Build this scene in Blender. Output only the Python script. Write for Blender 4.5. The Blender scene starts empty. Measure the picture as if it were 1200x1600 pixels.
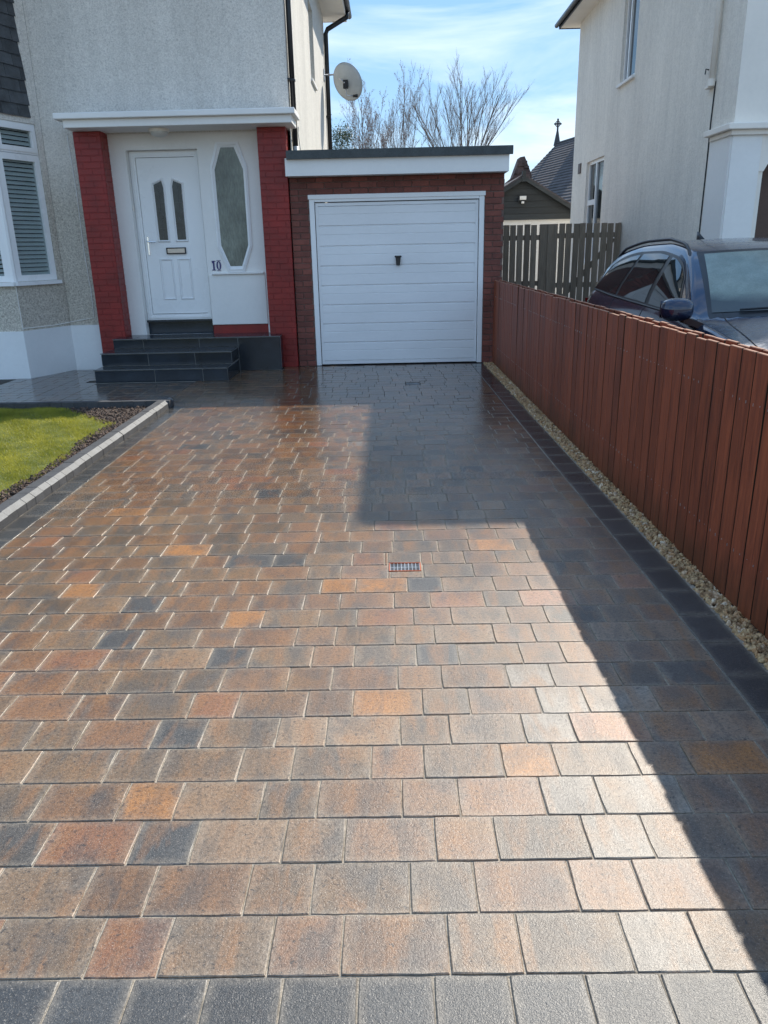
import bpy, bmesh, math, random
from mathutils import Vector, Matrix
import mathutils
random.seed(7)
R = math.radians
scene = bpy.context.scene
COL = scene.collection

# ------------------------------------------------------------------ camera
cam_d = bpy.data.cameras.new('camera')
cam = bpy.data.objects.new('camera', cam_d)
COL.objects.link(cam)
cam_d.sensor_fit = 'VERTICAL'
cam_d.sensor_height = 36.0
cam_d.lens = 1203.0 / 1600.0 * 36.0
cam_d.clip_start = 0.05
cam_d.clip_end = 3000
_p, _y, _r = R(18.9), R(0.75), R(1.3)
fwd = Vector((-math.sin(_y) * math.cos(_p), math.cos(_y) * math.cos(_p), -math.sin(_p)))
rgt = Vector((math.cos(_y), math.sin(_y), 0))
upv = rgt.cross(fwd)
rr = rgt * math.cos(_r) - upv * math.sin(_r)
uu = upv * math.cos(_r) + rgt * math.sin(_r)
m3 = Matrix((rr, uu, -fwd)).transposed()
cam.matrix_world = Matrix.Translation((0, 0, 1.52)) @ m3.to_4x4()
scene.camera = cam

# ------------------------------------------------------------------ sky, sun, exposure
SUN_A, SUN_B = 0.648, 0.952            # ground shift of a shadow per metre of height (towards -x, -y)
SUN_EL = math.atan(1.0 / math.hypot(SUN_A, SUN_B))
SUN_AZ = math.atan2(SUN_A, SUN_B)
world = bpy.data.worlds.new('World')
scene.world = world
world.use_nodes = True
wn, wl = world.node_tree.nodes, world.node_tree.links
wn.clear()
w_out = wn.new('ShaderNodeOutputWorld')
w_bg = wn.new('ShaderNodeBackground')
w_bg.inputs['Strength'].default_value = 0.15
sky = wn.new('ShaderNodeTexSky')
sky.sky_type = 'NISHITA'
sky.sun_disc = False
sky.sun_elevation = SUN_EL
sky.sun_rotation = SUN_AZ
sky.altitude = 50
sky.air_density = 1.0
sky.dust_density = 0.0
sky.ozone_density = 2.0
tc = wn.new('ShaderNodeTexCoord')
mp = wn.new('ShaderNodeMapping')
mp.inputs['Scale'].default_value = (1.4, 1.4, 7.0)
mp.inputs['Rotation'].default_value = (R(6), R(-5), 0.4)
nz = wn.new('ShaderNodeTexNoise')
nz.inputs['Scale'].default_value = 1.6
nz.inputs['Detail'].default_value = 7
nz.inputs['Roughness'].default_value = 0.55
nz.inputs['Distortion'].default_value = 0.6
rp = wn.new('ShaderNodeValToRGB')
rp.color_ramp.elements[0].position = 0.45
rp.color_ramp.elements[0].color = (0, 0, 0, 1)
rp.color_ramp.elements[1].position = 0.74
rp.color_ramp.elements[1].color = (0.75, 0.75, 0.75, 1)
mx = wn.new('ShaderNodeMixRGB')
mx.inputs[2].default_value = (3.5, 3.7, 3.75, 1)
wl.new(tc.outputs['Generated'], mp.inputs[0])
wl.new(mp.outputs[0], nz.inputs[0])
wl.new(nz.outputs[0], rp.inputs[0])
wl.new(rp.outputs[0], mx.inputs[0])
gm = wn.new('ShaderNodeGamma'); gm.inputs[1].default_value = 0.18      # evens out the clear sky
hs_ = wn.new('ShaderNodeHueSaturation'); hs_.inputs['Saturation'].default_value = 3.0; hs_.inputs['Value'].default_value = 2.12; hs_.inputs['Hue'].default_value = 0.500
wl.new(sky.outputs[0], gm.inputs[0]); wl.new(gm.outputs[0], hs_.inputs['Color']); tn = wn.new('ShaderNodeMixRGB'); tn.blend_type = 'MULTIPLY'; tn.inputs[0].default_value = 1.0; tn.inputs[2].default_value = (0.60, 0.76, 0.95, 1)
wl.new(hs_.outputs[0], tn.inputs[1]); wl.new(tn.outputs[0], mx.inputs[1])
wl.new(mx.outputs[0], w_bg.inputs[0])
wl.new(w_bg.outputs[0], w_out.inputs[0])

sun_d = bpy.data.lights.new('sun', 'SUN')
sun_d.energy = 2.45
sun_d.angle = R(0.5)
sun_d.color = (1.0, 0.93, 0.82)
sun = bpy.data.objects.new('sun', sun_d)
COL.objects.link(sun)
_sd = Vector((SUN_A, SUN_B, 1.0)).normalized()
sun.rotation_euler = _sd.to_track_quat('Z', 'Y').to_euler()
sun.location = (10, 15, 20)

scene.view_settings.view_transform = 'Standard'
scene.view_settings.look = 'None'
scene.view_settings.exposure = 1.40
scene.view_settings.gamma = 1.0
scene.view_settings.use_curve_mapping = False
scene.render.engine = 'CYCLES'
scene.cycles.max_bounces = 6
scene.cycles.use_denoising = True

# ------------------------------------------------------------------ helpers: objects
def tag(o, label=None, cat=None, group=None, kind=None):
    if label: o['label'] = label
    if cat: o['category'] = cat
    if group: o['group'] = group
    if kind: o['kind'] = kind
    return o

def empty(name, loc=(0, 0, 0), parent=None):
    o = bpy.data.objects.new(name, None)
    o.location = loc
    o.empty_display_size = 0.1
    COL.objects.link(o)
    if parent: o.parent = parent
    return o

class MB:
    """collects faces, then links ONE mesh object"""
    def __init__(s):
        s.v, s.f, s.mi = [], [], []
        s.uv = None
    def add(s, vs, fs, mi=0):
        b = len(s.v)
        s.v += [tuple(v) for v in vs]
        for f in fs:
            s.f.append(tuple(b + i for i in f)); s.mi.append(mi)
        return s
    def box(s, x0, x1, y0, y1, z0, z1, mi=0):
        vs = [(x0, y0, z0), (x1, y0, z0), (x1, y1, z0), (x0, y1, z0), (x0, y0, z1), (x1, y0, z1), (x1, y1, z1), (x0, y1, z1)]
        return s.add(vs, [(3, 2, 1, 0), (4, 5, 6, 7), (0, 1, 5, 4), (1, 2, 6, 5), (2, 3, 7, 6), (3, 0, 4, 7)], mi)
    def cbox(s, x0, x1, y0, y1, z0, z1, c=0.003, mi=0):
        """box with all edges chamfered"""
        bm = bmesh.new()
        bmesh.ops.create_cube(bm, size=1.0)
        for v in bm.verts:
            v.co = Vector(((x0 + x1) / 2 + v.co.x * (x1 - x0), (y0 + y1) / 2 + v.co.y * (y1 - y0), (z0 + z1) / 2 + v.co.z * (z1 - z0)))
        bmesh.ops.bevel(bm, geom=bm.edges[:], offset=c, segments=1, affect='EDGES')
        s.from_bm(bm, mi)
        return s
    def from_bm(s, bm, mi=0):
        bm.verts.index_update()
        s.add([v.co[:] for v in bm.verts], [[v.index for v in f.verts] for f in bm.faces], mi)
        bm.free()
    def prism(s, pts, d, mi=0):
        """pts: list of 3D points (planar, ccw seen from +d side), extruded by vector d"""
        n = len(pts); d = Vector(d)
        vs = [Vector(p) for p in pts] + [Vector(p) + d for p in pts]
        fs = [tuple(reversed(range(n))), tuple(range(n, 2 * n))]
        for i in range(n):
            j = (i + 1) % n
            fs.append((i, j, n + j, n + i))
        return s.add(vs, fs, mi)
    def tube(s, pts, r, n=8, mi=0, cap=True):
        pts = [Vector(p) for p in pts]
        rs = r if isinstance(r, (list, tuple)) else [r] * len(pts)
        rings = []
        up = Vector((0, 0, 1))
        prev = None
        for i, p in enumerate(pts):
            t = (pts[min(i + 1, len(pts) - 1)] - pts[max(i - 1, 0)])
            if t.length < 1e-9: t = Vector((0, 0, 1))
            t.normalize()
            if prev is None:
                a = t.cross(up)
                if a.length < 0.05: a = t.cross(Vector((1, 0, 0)))
            else:
                a = prev - t * prev.dot(t)
                if a.length < 1e-6: a = t.cross(up)
            a.normalize(); prev = a
            b = t.cross(a)
            rings.append([p + (a * math.cos(2 * math.pi * k / n) + b * math.sin(2 * math.pi * k / n)) * rs[i] for k in range(n)])
        vs = [v for ring in rings for v in ring]
        fs = []
        for i in range(len(pts) - 1):
            for k in range(n):
                k2 = (k + 1) % n
                fs.append((i * n + k, (i + 1) * n + k, (i + 1) * n + k2, i * n + k2))
        if cap:
            fs.append(tuple(range(n))); fs.append(tuple(reversed(range((len(pts) - 1) * n, len(pts) * n))))
        return s.add(vs, fs, mi)
    def ring(s, outer, inner, d, mi=0):
        """flat frame between two outlines of equal count, with depth d (vector towards the back)"""
        n = len(outer); d = Vector(d)
        o = [Vector(p) for p in outer]; i_ = [Vector(p) for p in inner]
        vs = o + i_ + [p + d for p in o] + [p + d for p in i_]
        fs = []
        for k in range(n):
            j = (k + 1) % n
            fs += [(k, j, n + j, n + k), (k, 2 * n + k, 2 * n + j, j), (n + k, n + j, 3 * n + j, 3 * n + k), (2 * n + k, 3 * n + k, 3 * n + j, 2 * n + j)]
        return s.add(vs, fs, mi)
    def mesh(s, name, mats, smooth=False, fixn=True):
        me = bpy.data.meshes.new(name)
        me.from_pydata(s.v, [], s.f)
        if not isinstance(mats, (list, tuple)): mats = [mats]
        for m in mats: me.materials.append(m)
        for p, i in zip(me.polygons, s.mi): p.material_index = i
        if fixn:
            bm = bmesh.new(); bm.from_mesh(me)
            bmesh.ops.recalc_face_normals(bm, faces=bm.faces[:])
            bm.to_mesh(me); bm.free()
        if smooth:
            for p in me.polygons: p.use_smooth = True
        me.update()
        return me
    def build(s, name, mats, parent=None, smooth=False, loc=None, fixn=True):
        o = bpy.data.objects.new(name, s.mesh(name, mats, smooth, fixn))
        COL.objects.link(o)
        if parent: o.parent = parent
        if loc: o.location = loc
        return o

def inst(name, me, parent=None, loc=(0, 0, 0), rot=None, color=None, scale=None):
    o = bpy.data.objects.new(name, me)
    COL.objects.link(o)
    o.location = loc
    if rot: o.rotation_euler = rot
    if scale: o.scale = scale
    if parent: o.parent = parent
    if color: o.color = (color[0], color[1], color[2], 1)
    return o

# ------------------------------------------------------------------ helpers: materials
def nodes(name):
    m = bpy.data.materials.new(name); m.use_nodes = True
    nt = m.node_tree
    b = nt.nodes['Principled BSDF']
    return m, nt, nt.nodes, nt.links, b

def N(nt, t, **kw):
    n = nt.nodes.new(t)
    for k, v in kw.items():
        if k in n.inputs.keys(): n.inputs[k].default_value = v
        else: setattr(n, k, v)
    return n

def ramp(nt, fac, stops):
    r = nt.nodes.new('ShaderNodeValToRGB')
    el = r.color_ramp.elements
    while len(el) < len(stops): el.new(0.5)
    for e, (p, c) in zip(el, stops):
        e.position = p
        e.color = (c, c, c, 1) if isinstance(c, (int, float)) else (c[0], c[1], c[2], 1)
    nt.links.new(fac, r.inputs[0])
    return r.outputs[0]

def mixc(nt, fac, a, b, mode='MIX'):
    n = nt.nodes.new('ShaderNodeMixRGB'); n.blend_type = mode
    for i, v in ((0, fac), (1, a), (2, b)):
        if isinstance(v, (int, float)):
            n.inputs[i].default_value = v if i == 0 else (v, v, v, 1)
        elif isinstance(v, (tuple, list)): n.inputs[i].default_value = (v[0], v[1], v[2], 1)
        else: nt.links.new(v, n.inputs[i])
    return n.outputs[0]

def noise(nt, co, scale, detail=4, rough=0.55, dist=0.0):
    n = nt.nodes.new('ShaderNodeTexNoise')
    n.inputs['Scale'].default_value = scale; n.inputs['Detail'].default_value = detail
    n.inputs['Roughness'].default_value = rough; n.inputs['Distortion'].default_value = dist
    nt.links.new(co, n.inputs['Vector'])
    return n.outputs[0]

def geo(nt, scale=None):
    g = nt.nodes.new('ShaderNodeNewGeometry')
    if scale is None: return g.outputs['Position']
    m = nt.nodes.new('ShaderNodeMapping'); m.inputs['Scale'].default_value = scale
    nt.links.new(g.outputs['Position'], m.inputs[0])
    return m.outputs[0]

def bump(nt, h, strength, dist, b):
    n = nt.nodes.new('ShaderNodeBump'); n.inputs['Strength'].default_value = strength; n.inputs['Distance'].default_value = dist
    nt.links.new(h, n.inputs['Height']); nt.links.new(n.outputs[0], b.inputs['Normal'])
    return n

def plain(name, c, rough=0.5, metal=0.0, var=0.12, scale=3.0, fine=0.06, bmp=0.0, bscale=60, spec=0.5, coat=0.0, stretch=(1, 1, 1), objvar=0.0):
    """one colour with dirt variation in two sizes and a little relief"""
    m, nt, n, l, b = nodes(name)
    co = geo(nt, stretch)
    a = noise(nt, co, scale, 5)
    f = noise(nt, co, scale * 14, 3)
    lo = tuple(x * (1 - var) for x in c); hi = tuple(min(1, x * (1 + var)) for x in c)
    col = ramp(nt, a, [(0.3, lo), (0.7, hi)])
    fm = ramp(nt, f, [(0.3, 1 - fine), (0.7, 1.0)])
    col = mixc(nt, 1.0, col, fm, 'MULTIPLY')
    if objvar:
        oi = nt.nodes.new('ShaderNodeObjectInfo')
        rv = ramp(nt, oi.outputs['Random'], [(0.0, 1 - objvar), (1.0, 1.0)])
        col = mixc(nt, 1.0, col, rv, 'MULTIPLY')
    l.new(col, b.inputs['Base Color'])
    rr_ = nt.nodes.new('ShaderNodeMapRange'); rr_.inputs[3].default_value = max(0.02, rough * 0.85); rr_.inputs[4].default_value = min(1, rough * 1.15)
    l.new(a, rr_.inputs[0]); l.new(rr_.outputs[0], b.inputs['Roughness'])
    b.inputs['Metallic'].default_value = metal
    b.inputs['Specular IOR Level'].default_value = spec
    b.inputs['Coat Weight'].default_value = coat
    if bmp > 0:
        bump(nt, noise(nt, co, bscale, 3), bmp, 0.004, b)
    return m

def dash(name, c1, c2, dark, speck=0.5, patch=None, scale=95.0):
    """wet dash / pebble dash render: stones of two tones with a rough relief and rain streaks"""
    m, nt, n, l, b = nodes(name)
    co = geo(nt)
    v = nt.nodes.new('ShaderNodeTexVoronoi'); v.inputs['Scale'].default_value = scale
    l.new(co, v.inputs['Vector'])
    bw = nt.nodes.new('ShaderNodeRGBToBW'); l.new(v.outputs['Color'], bw.inputs[0])
    base = ramp(nt, bw.outputs[0], [(0.25, c1), (0.75, c2)])
    f = noise(nt, co, scale * 0.45, 4, 0.7)
    base = mixc(nt, ramp(nt, f, [(0.56 - 0.06 * speck, 0.0), (0.70, speck)]), base, dark)
    big = noise(nt, geo(nt, (1.2, 1.2, 0.35)), 1.3, 6, 0.6)
    base = mixc(nt, 1.0, base, ramp(nt, big, [(0.3, 0.86), (0.65, 1.0)]), 'MULTIPLY')
    stv = noise(nt, geo(nt, (3.0, 3.0, 0.22)), 2.6, 6, 0.7)
    base = mixc(nt, 1.0, base, ramp(nt, stv, [(0.30, 0.90), (0.52, 1.0)]), 'MULTIPLY')
    med = noise(nt, co, 14, 3, 0.6)
    base = mixc(nt, 1.0, base, ramp(nt, med, [(0.3, 0.92), (0.65, 1.0)]), 'MULTIPLY')
    if patch:
        # unpainted lower band: z below patch[0] turns to colour patch[1]
        sx = nt.nodes.new('ShaderNodeSeparateXYZ'); l.new(geo(nt), sx.inputs[0])
        ad = nt.nodes.new('ShaderNodeMath'); ad.operation = 'ADD'; l.new(sx.outputs[2], ad.inputs[0])
        m2 = nt.nodes.new('ShaderNodeMath'); m2.operation = 'MULTIPLY'; m2.inputs[1].default_value = 0.25
        l.new(noise(nt, co, 3, 4), m2.inputs[0]); l.new(m2.outputs[0], ad.inputs[1])
        mr = nt.nodes.new('ShaderNodeMapRange'); mr.inputs[1].default_value = patch[0] + 0.3; mr.inputs[2].default_value = patch[0] - 0.3
        l.new(ad.outputs[0], mr.inputs[0])
        under = ramp(nt, bw.outputs[0], [(0.2, patch[1]), (0.8, patch[2])])
        under = mixc(nt, ramp(nt, f, [(0.50, 0.0), (0.62, 0.6)]), under, patch[3])
        base = mixc(nt, mr.outputs[0], base, under)
    l.new(base, b.inputs['Base Color'])
    b.inputs['Roughness'].default_value = 0.9
    bump(nt, f, 0.9, 0.012, b)
    return m

def paver_mat(name, stuff, dark=False):
    m, nt, n, l, b = nodes(name)
    if stuff:
        at = nt.nodes.new('ShaderNodeVertexColor'); at.layer_name = 'col'
        basec, rnd = at.outputs['Color'], at.outputs['Alpha']
    else:
        oi = nt.nodes.new('ShaderNodeObjectInfo')
        basec, rnd = oi.outputs['Color'], oi.outputs['Random']
    co = geo(nt)
    # large blotches inside a block: charcoal and rust clouds pressed into the face
    blo = noise(nt, geo(nt, (1.0, 0.8, 1.0)), 7.5, 3, 0.5, 0.3)
    blo2 = noise(nt, geo(nt, (1.0, 0.8, 1.0)), 4.1, 3, 0.5, 0.4)
    if not dark:
        c = mixc(nt, ramp(nt, blo, [(0.50, 0.0), (0.66, 0.55)]), basec, (0.085, 0.078, 0.070))
        c = mixc(nt, ramp(nt, blo2, [(0.52, 0.0), (0.68, 0.50)]), c, (0.27, 0.140, 0.052))
    else:
        c = mixc(nt, ramp(nt, blo, [(0.45, 0.0), (0.7, 0.5)]), basec, (0.03, 0.032, 0.034))
    if not dark:
        stv = nt.nodes.new('ShaderNodeVectorMath'); stv.operation = 'MULTIPLY_ADD'
        l.new(rnd, stv.inputs[0]); stv.inputs[1].default_value = (9, 5, 0); l.new(geo(nt, (2.2, 0.55, 1.0)), stv.inputs[2])
        stk = noise(nt, stv.outputs[0], 6.0, 4, 0.55, 0.5)
        c = mixc(nt, ramp(nt, stk, [(0.50, 0.0), (0.64, 0.55)]), c, (0.27, 0.125, 0.045))
        c = mixc(nt, ramp(nt, stk, [(0.34, 0.50), (0.46, 0.0)]), c, (0.075, 0.068, 0.060))
    # pale dusty rim
    uvn = nt.nodes.new('ShaderNodeUVMap'); uvn.uv_map = 'uv'
    sx = nt.nodes.new('ShaderNodeSeparateXYZ'); l.new(uvn.outputs[0], sx.inputs[0])
    def edge(o):
        s1 = nt.nodes.new('ShaderNodeMath'); s1.operation = 'SUBTRACT'; s1.inputs[1].default_value = 0.5; l.new(o, s1.inputs[0])
        s2 = nt.nodes.new('ShaderNodeMath'); s2.operation = 'ABSOLUTE'; l.new(s1.outputs[0], s2.inputs[0])
        return s2.outputs[0]
    mxn = nt.nodes.new('ShaderNodeMath'); mxn.operation = 'MAXIMUM'
    l.new(edge(sx.outputs[0]), mxn.inputs[0]); l.new(edge(sx.outputs[1]), mxn.inputs[1])
    en = nt.nodes.new('ShaderNodeMath'); en.operation = 'MULTIPLY_ADD'; en.inputs[1].default_value = 0.22
    l.new(noise(nt, co, 26, 4, 0.65), en.inputs[0]); l.new(mxn.outputs[0], en.inputs[2])
    c = mixc(nt, ramp(nt, en.outputs[0], [(0.46, 0.0), (0.66, 0.42)]), c, (0.33, 0.275, 0.205))
    # grain: pits and pale grit
    g1 = noise(nt, co, 260, 3, 0.7)
    g2 = noise(nt, co, 90, 4, 0.75)
    c = mixc(nt, 1.0, c, ramp(nt, g2, [(0.32, 0.50), (0.52, 1.0), (0.72, 1.30)]), 'MULTIPLY')
    c = mixc(nt, ramp(nt, g1, [(0.58, 0.0), (0.70, 0.55)]), c, (0.50, 0.44, 0.37))
    pits = noise(nt, co, 55, 5, 0.8, 0.2)
    c = mixc(nt, ramp(nt, pits, [(0.36, 0.85), (0.425, 0.0)]), c, (0.03, 0.026, 0.024))
    # sand dusting, damp marks and traffic film, larger than one block
    st1 = noise(nt, geo(nt, (1.0, 0.6, 1.0)), 1.6, 6, 0.65, 0.6)
    c = mixc(nt, 1.0, c, ramp(nt, st1, [(0.30, 0.74), (0.50, 1.0), (0.72, 1.14)]), 'MULTIPLY')
    st2 = noise(nt, co, 5.5, 6, 0.7, 1.2)
    c = mixc(nt, ramp(nt, st2, [(0.60, 0.0), (0.76, 0.35)]), c, (0.34, 0.29, 0.23))
    # wet, sealed surface near the garage; drier towards the street
    sp = nt.nodes.new('ShaderNodeSeparateXYZ'); l.new(co, sp.inputs[0])
    wv = nt.nodes.new('ShaderNodeMath'); wv.operation = 'MULTIPLY_ADD'; wv.inputs[1].default_value = 3.0
    l.new(noise(nt, co, 0.8, 4, 0.6), wv.inputs[0]); l.new(sp.outputs[1], wv.inputs[2])
    wet = nt.nodes.new('ShaderNodeMapRange'); wet.inputs[1].default_value = 4.6; wet.inputs[2].default_value = 10.6
    l.new(wv.outputs[0], wet.inputs[0])
    c = mixc(nt, wet.outputs[0], c, mixc(nt, 1.0, c, (0.72, 0.68, 0.66), 'MULTIPLY'))
    l.new(c, b.inputs['Base Color'])
    ro = nt.nodes.new('ShaderNodeMapRange'); ro.inputs[3].default_value = 0.40; ro.inputs[4].default_value = 0.15
    wet2 = nt.nodes.new('ShaderNodeMapRange'); wet2.inputs[1].default_value = 4.0; wet2.inputs[2].default_value = 8.6
    l.new(wv.outputs[0], wet2.inputs[0]); l.new(wet2.outputs[0], ro.inputs[0])
    rv = nt.nodes.new('ShaderNodeMath'); rv.operation = 'MULTIPLY_ADD'; rv.inputs[1].default_value = 0.14
    l.new(g2, rv.inputs[0]); l.new(ro.outputs[0], rv.inputs[2])
    ro2 = nt.nodes.new('ShaderNodeMath'); ro2.operation = 'SUBTRACT'; ro2.inputs[1].default_value = 0.06
    l.new(rv.outputs[0], ro2.inputs[0])
    l.new(ro2.outputs[0], b.inputs['Roughness'])
    b.inputs['Specular IOR Level'].default_value = 0.78
    hs = nt.nodes.new('ShaderNodeMath'); hs.operation = 'ADD'
    l.new(g2, hs.inputs[0]); l.new(g1, hs.inputs[1])
    bn = bump(nt, hs.outputs[0], 0.5, 0.0016, b)
    bs = nt.nodes.new('ShaderNodeMapRange'); bs.inputs[3].default_value = 0.75; bs.inputs[4].default_value = 0.12
    l.new(wet.outputs[0], bs.inputs[0]); l.new(bs.outputs[0], bn.inputs['Strength'])
    return m

M = {}
M['paver'] = paver_mat('paver', False)
M['paver_field'] = paver_mat('paver_field', True)
M['paver_dark'] = paver_mat('paver_dark', False, True)
M['joint'] = plain('joint_sand', (0.44, 0.38, 0.30), 0.95, var=0.3, scale=9, fine=0.5, bmp=0.8, bscale=300)
def _wetjoint(m):
    nt = m.node_tree; b = nt.nodes['Principled BSDF']; src = b.inputs['Base Color'].links[0].from_socket
    sx = nt.nodes.new('ShaderNodeSeparateXYZ'); nt.links.new(geo(nt), sx.inputs[0])
    mm = nt.nodes.new('ShaderNodeMath'); mm.operation = 'MULTIPLY_ADD'; mm.inputs[1].default_value = 2.0
    nt.links.new(noise(nt, geo(nt), 0.9, 4), mm.inputs[0]); nt.links.new(sx.outputs[1], mm.inputs[2])
    mr = nt.nodes.new('ShaderNodeMapRange'); mr.inputs[1].default_value = 7.6; mr.inputs[2].default_value = 9.2; nt.links.new(mm.outputs[0], mr.inputs[0])
    nt.links.new(mixc(nt, mr.outputs[0], src, (0.05, 0.045, 0.04)), b.inputs['Base Color'])
_wetjoint(M['joint'])
M['asphalt'] = plain('asphalt', (0.25, 0.235, 0.21), 0.85, var=0.25, scale=2, fine=0.4, bmp=0.6, bscale=120)
M['nb_drive'] = plain('neighbour_drive', (0.26, 0.245, 0.22), 0.8, var=0.2, scale=2, fine=0.3, bmp=0.5, bscale=90)
M['kerb'] = plain('kerb_block', (0.085, 0.085, 0.088), 0.75, var=0.2, scale=6, fine=0.35, bmp=0.5, bscale=180, objvar=0.25)
M['kerb_edge'] = plain('kerb_sunlit_edge', (0.19, 0.19, 0.185), 0.6, var=0.25, scale=12, fine=0.3, bmp=0.5, bscale=180)  # bevel face painted paler to carry the sun glare along the kerb
M['dash_main'] = dash('dash_render', (0.74, 0.69, 0.62), (0.90, 0.85, 0.77), (0.36, 0.34, 0.31), 0.55, scale=85, patch=(2.55, (0.46, 0.41, 0.34), (0.72, 0.66, 0.56), (0.25, 0.215, 0.17)))
M['dash_side'] = dash('dash_render_side', (0.70, 0.67, 0.60), (0.82, 0.79, 0.72), (0.55, 0.52, 0.46), 0.35)
M['dash_cream'] = dash('dash_render_cream', (0.86, 0.80, 0.70), (0.93, 0.87, 0.77), (0.60, 0.56, 0.50), 0.4, scale=70)
M['cream'] = plain('cream_paint', (0.88, 0.82, 0.73), 0.75, var=0.06, scale=1.5, fine=0.03, bmp=0.3, bscale=120)
M['white'] = plain('white_masonry_paint', (0.85, 0.83, 0.79), 0.65, var=0.04, scale=1.5, fine=0.03, bmp=0.25, bscale=70)
M['plinth'] = plain('white_plinth_paint', (0.82, 0.83, 0.82), 0.7, var=0.05, scale=1.5, fine=0.03, bmp=0.3, bscale=70)
M['upvc'] = plain('white_plastic', (0.86, 0.86, 0.85), 0.28, var=0.02, scale=2, fine=0.01)
M['gdoor'] = plain('garage_door_steel', (0.82, 0.82, 0.82), 0.32, var=0.04, scale=1.2, fine=0.03, stretch=(1, 1, 3))
M['redpaint'] = plain('red_painted_brick', (0.27, 0.017, 0.012), 0.45, var=0.25, scale=4, fine=0.2, bmp=0.5, bscale=90)
M['redjoint'] = plain('red_painted_joint', (0.23, 0.015, 0.011), 0.5, var=0.2, scale=4, fine=0.2, bmp=0.5, bscale=90)
M['brick'] = plain('garage_brick', (0.27, 0.080, 0.055), 0.7, var=0.25, scale=5, fine=0.3, bmp=0.7, bscale=130, objvar=0.35)
M['mortar'] = plain('brick_mortar', (0.22, 0.14, 0.115), 0.9, var=0.25, scale=6, fine=0.4, bmp=0.6, bscale=150)
M['felt'] = plain('roof_felt', (0.075, 0.085, 0.085), 0.7, var=0.25, scale=5, fine=0.3, bmp=0.7, bscale=60)
M['lead'] = plain('lead_flashing', (0.45, 0.46, 0.47), 0.5, var=0.25, scale=7, fine=0.2, bmp=0.8, bscale=30)
M['tile'] = plain('slate_tile', (0.022, 0.031, 0.043), 0.17, var=0.3, scale=5, fine=0.25, bmp=0.25, bscale=40, objvar=0.35)
M['grout'] = plain('tile_grout', (0.38, 0.37, 0.34), 0.9, var=0.15, scale=9, fine=0.2)
M['trim'] = plain('tile_trim', (0.15, 0.155, 0.155), 0.6, var=0.2, scale=9, fine=0.3)
M['slate'] = plain('hung_slate', (0.085, 0.092, 0.10), 0.55, var=0.35, scale=7, fine=0.35, bmp=0.5, bscale=50, objvar=0.5)
M['black'] = plain('black_plastic', (0.012, 0.013, 0.016), 0.35, var=0.2, scale=4, fine=0.1)
M['blackm'] = plain('black_metal', (0.02, 0.021, 0.024), 0.45, var=0.2, scale=4, fine=0.1, metal=0.3)
M['steel'] = plain('galvanised_steel', (0.55, 0.57, 0.60), 0.38, metal=0.9, var=0.15, scale=12, fine=0.15)
M['chrome'] = plain('chrome', (0.8, 0.8, 0.8), 0.15, metal=1.0, var=0.03, fine=0.02)
M['terracotta'] = plain('rust_orange_frame', (0.42, 0.10, 0.035), 0.65, var=0.2, scale=20, fine=0.3, bmp=0.4, bscale=200)
M['dish'] = plain('dish_grey', (0.46, 0.50, 0.52), 0.5, var=0.1, scale=5, fine=0.08)
M['brass'] = plain('letterbox_cream', (0.75, 0.62, 0.48), 0.35, var=0.06, fine=0.03)
M['blue'] = plain('blue_enamel', (0.022, 0.018, 0.14), 0.4, var=0.05)
M['fence'] = None
M['rooftile'] = plain('roof_slate', (0.06, 0.062, 0.068), 0.6, var=0.3, scale=4, fine=0.4, bmp=0.8, bscale=25)
M['church'] = plain('church_roof_slate', (0.095, 0.082, 0.082), 0.75, var=0.45, scale=1.3, fine=0.55, bmp=0.9, bscale=6)
M['churchstone'] = plain('church_sandstone', (0.17, 0.105, 0.085), 0.9, var=0.5, scale=2.5, fine=0.6, bmp=0.9, bscale=8)
M['shedboard'] = plain('dark_stained_board', (0.042, 0.050, 0.052), 0.65, var=0.3, scale=3, fine=0.3, stretch=(0.3, 1, 4), objvar=0.3)
M['whitewall'] = plain('white_outbuilding_paint', (0.82, 0.80, 0.74), 0.7, var=0.05)
M['brown'] = plain('brown_door', (0.10, 0.055, 0.04), 0.5, var=0.2, scale=3, fine=0.2)
M['rubber'] = plain('tyre_rubber', (0.02, 0.02, 0.02), 0.8)
M['interior'] = plain('dark_interior', (0.02, 0.022, 0.025), 0.9)
M['blind'] = plain('blind_slat', (0.88, 0.90, 0.88), 0.55, var=0.05)
M['soil'] = plain('soil', (0.075, 0.05, 0.036), 0.95, var=0.4, scale=6, fine=0.5, bmp=1.0, bscale=60)

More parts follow.
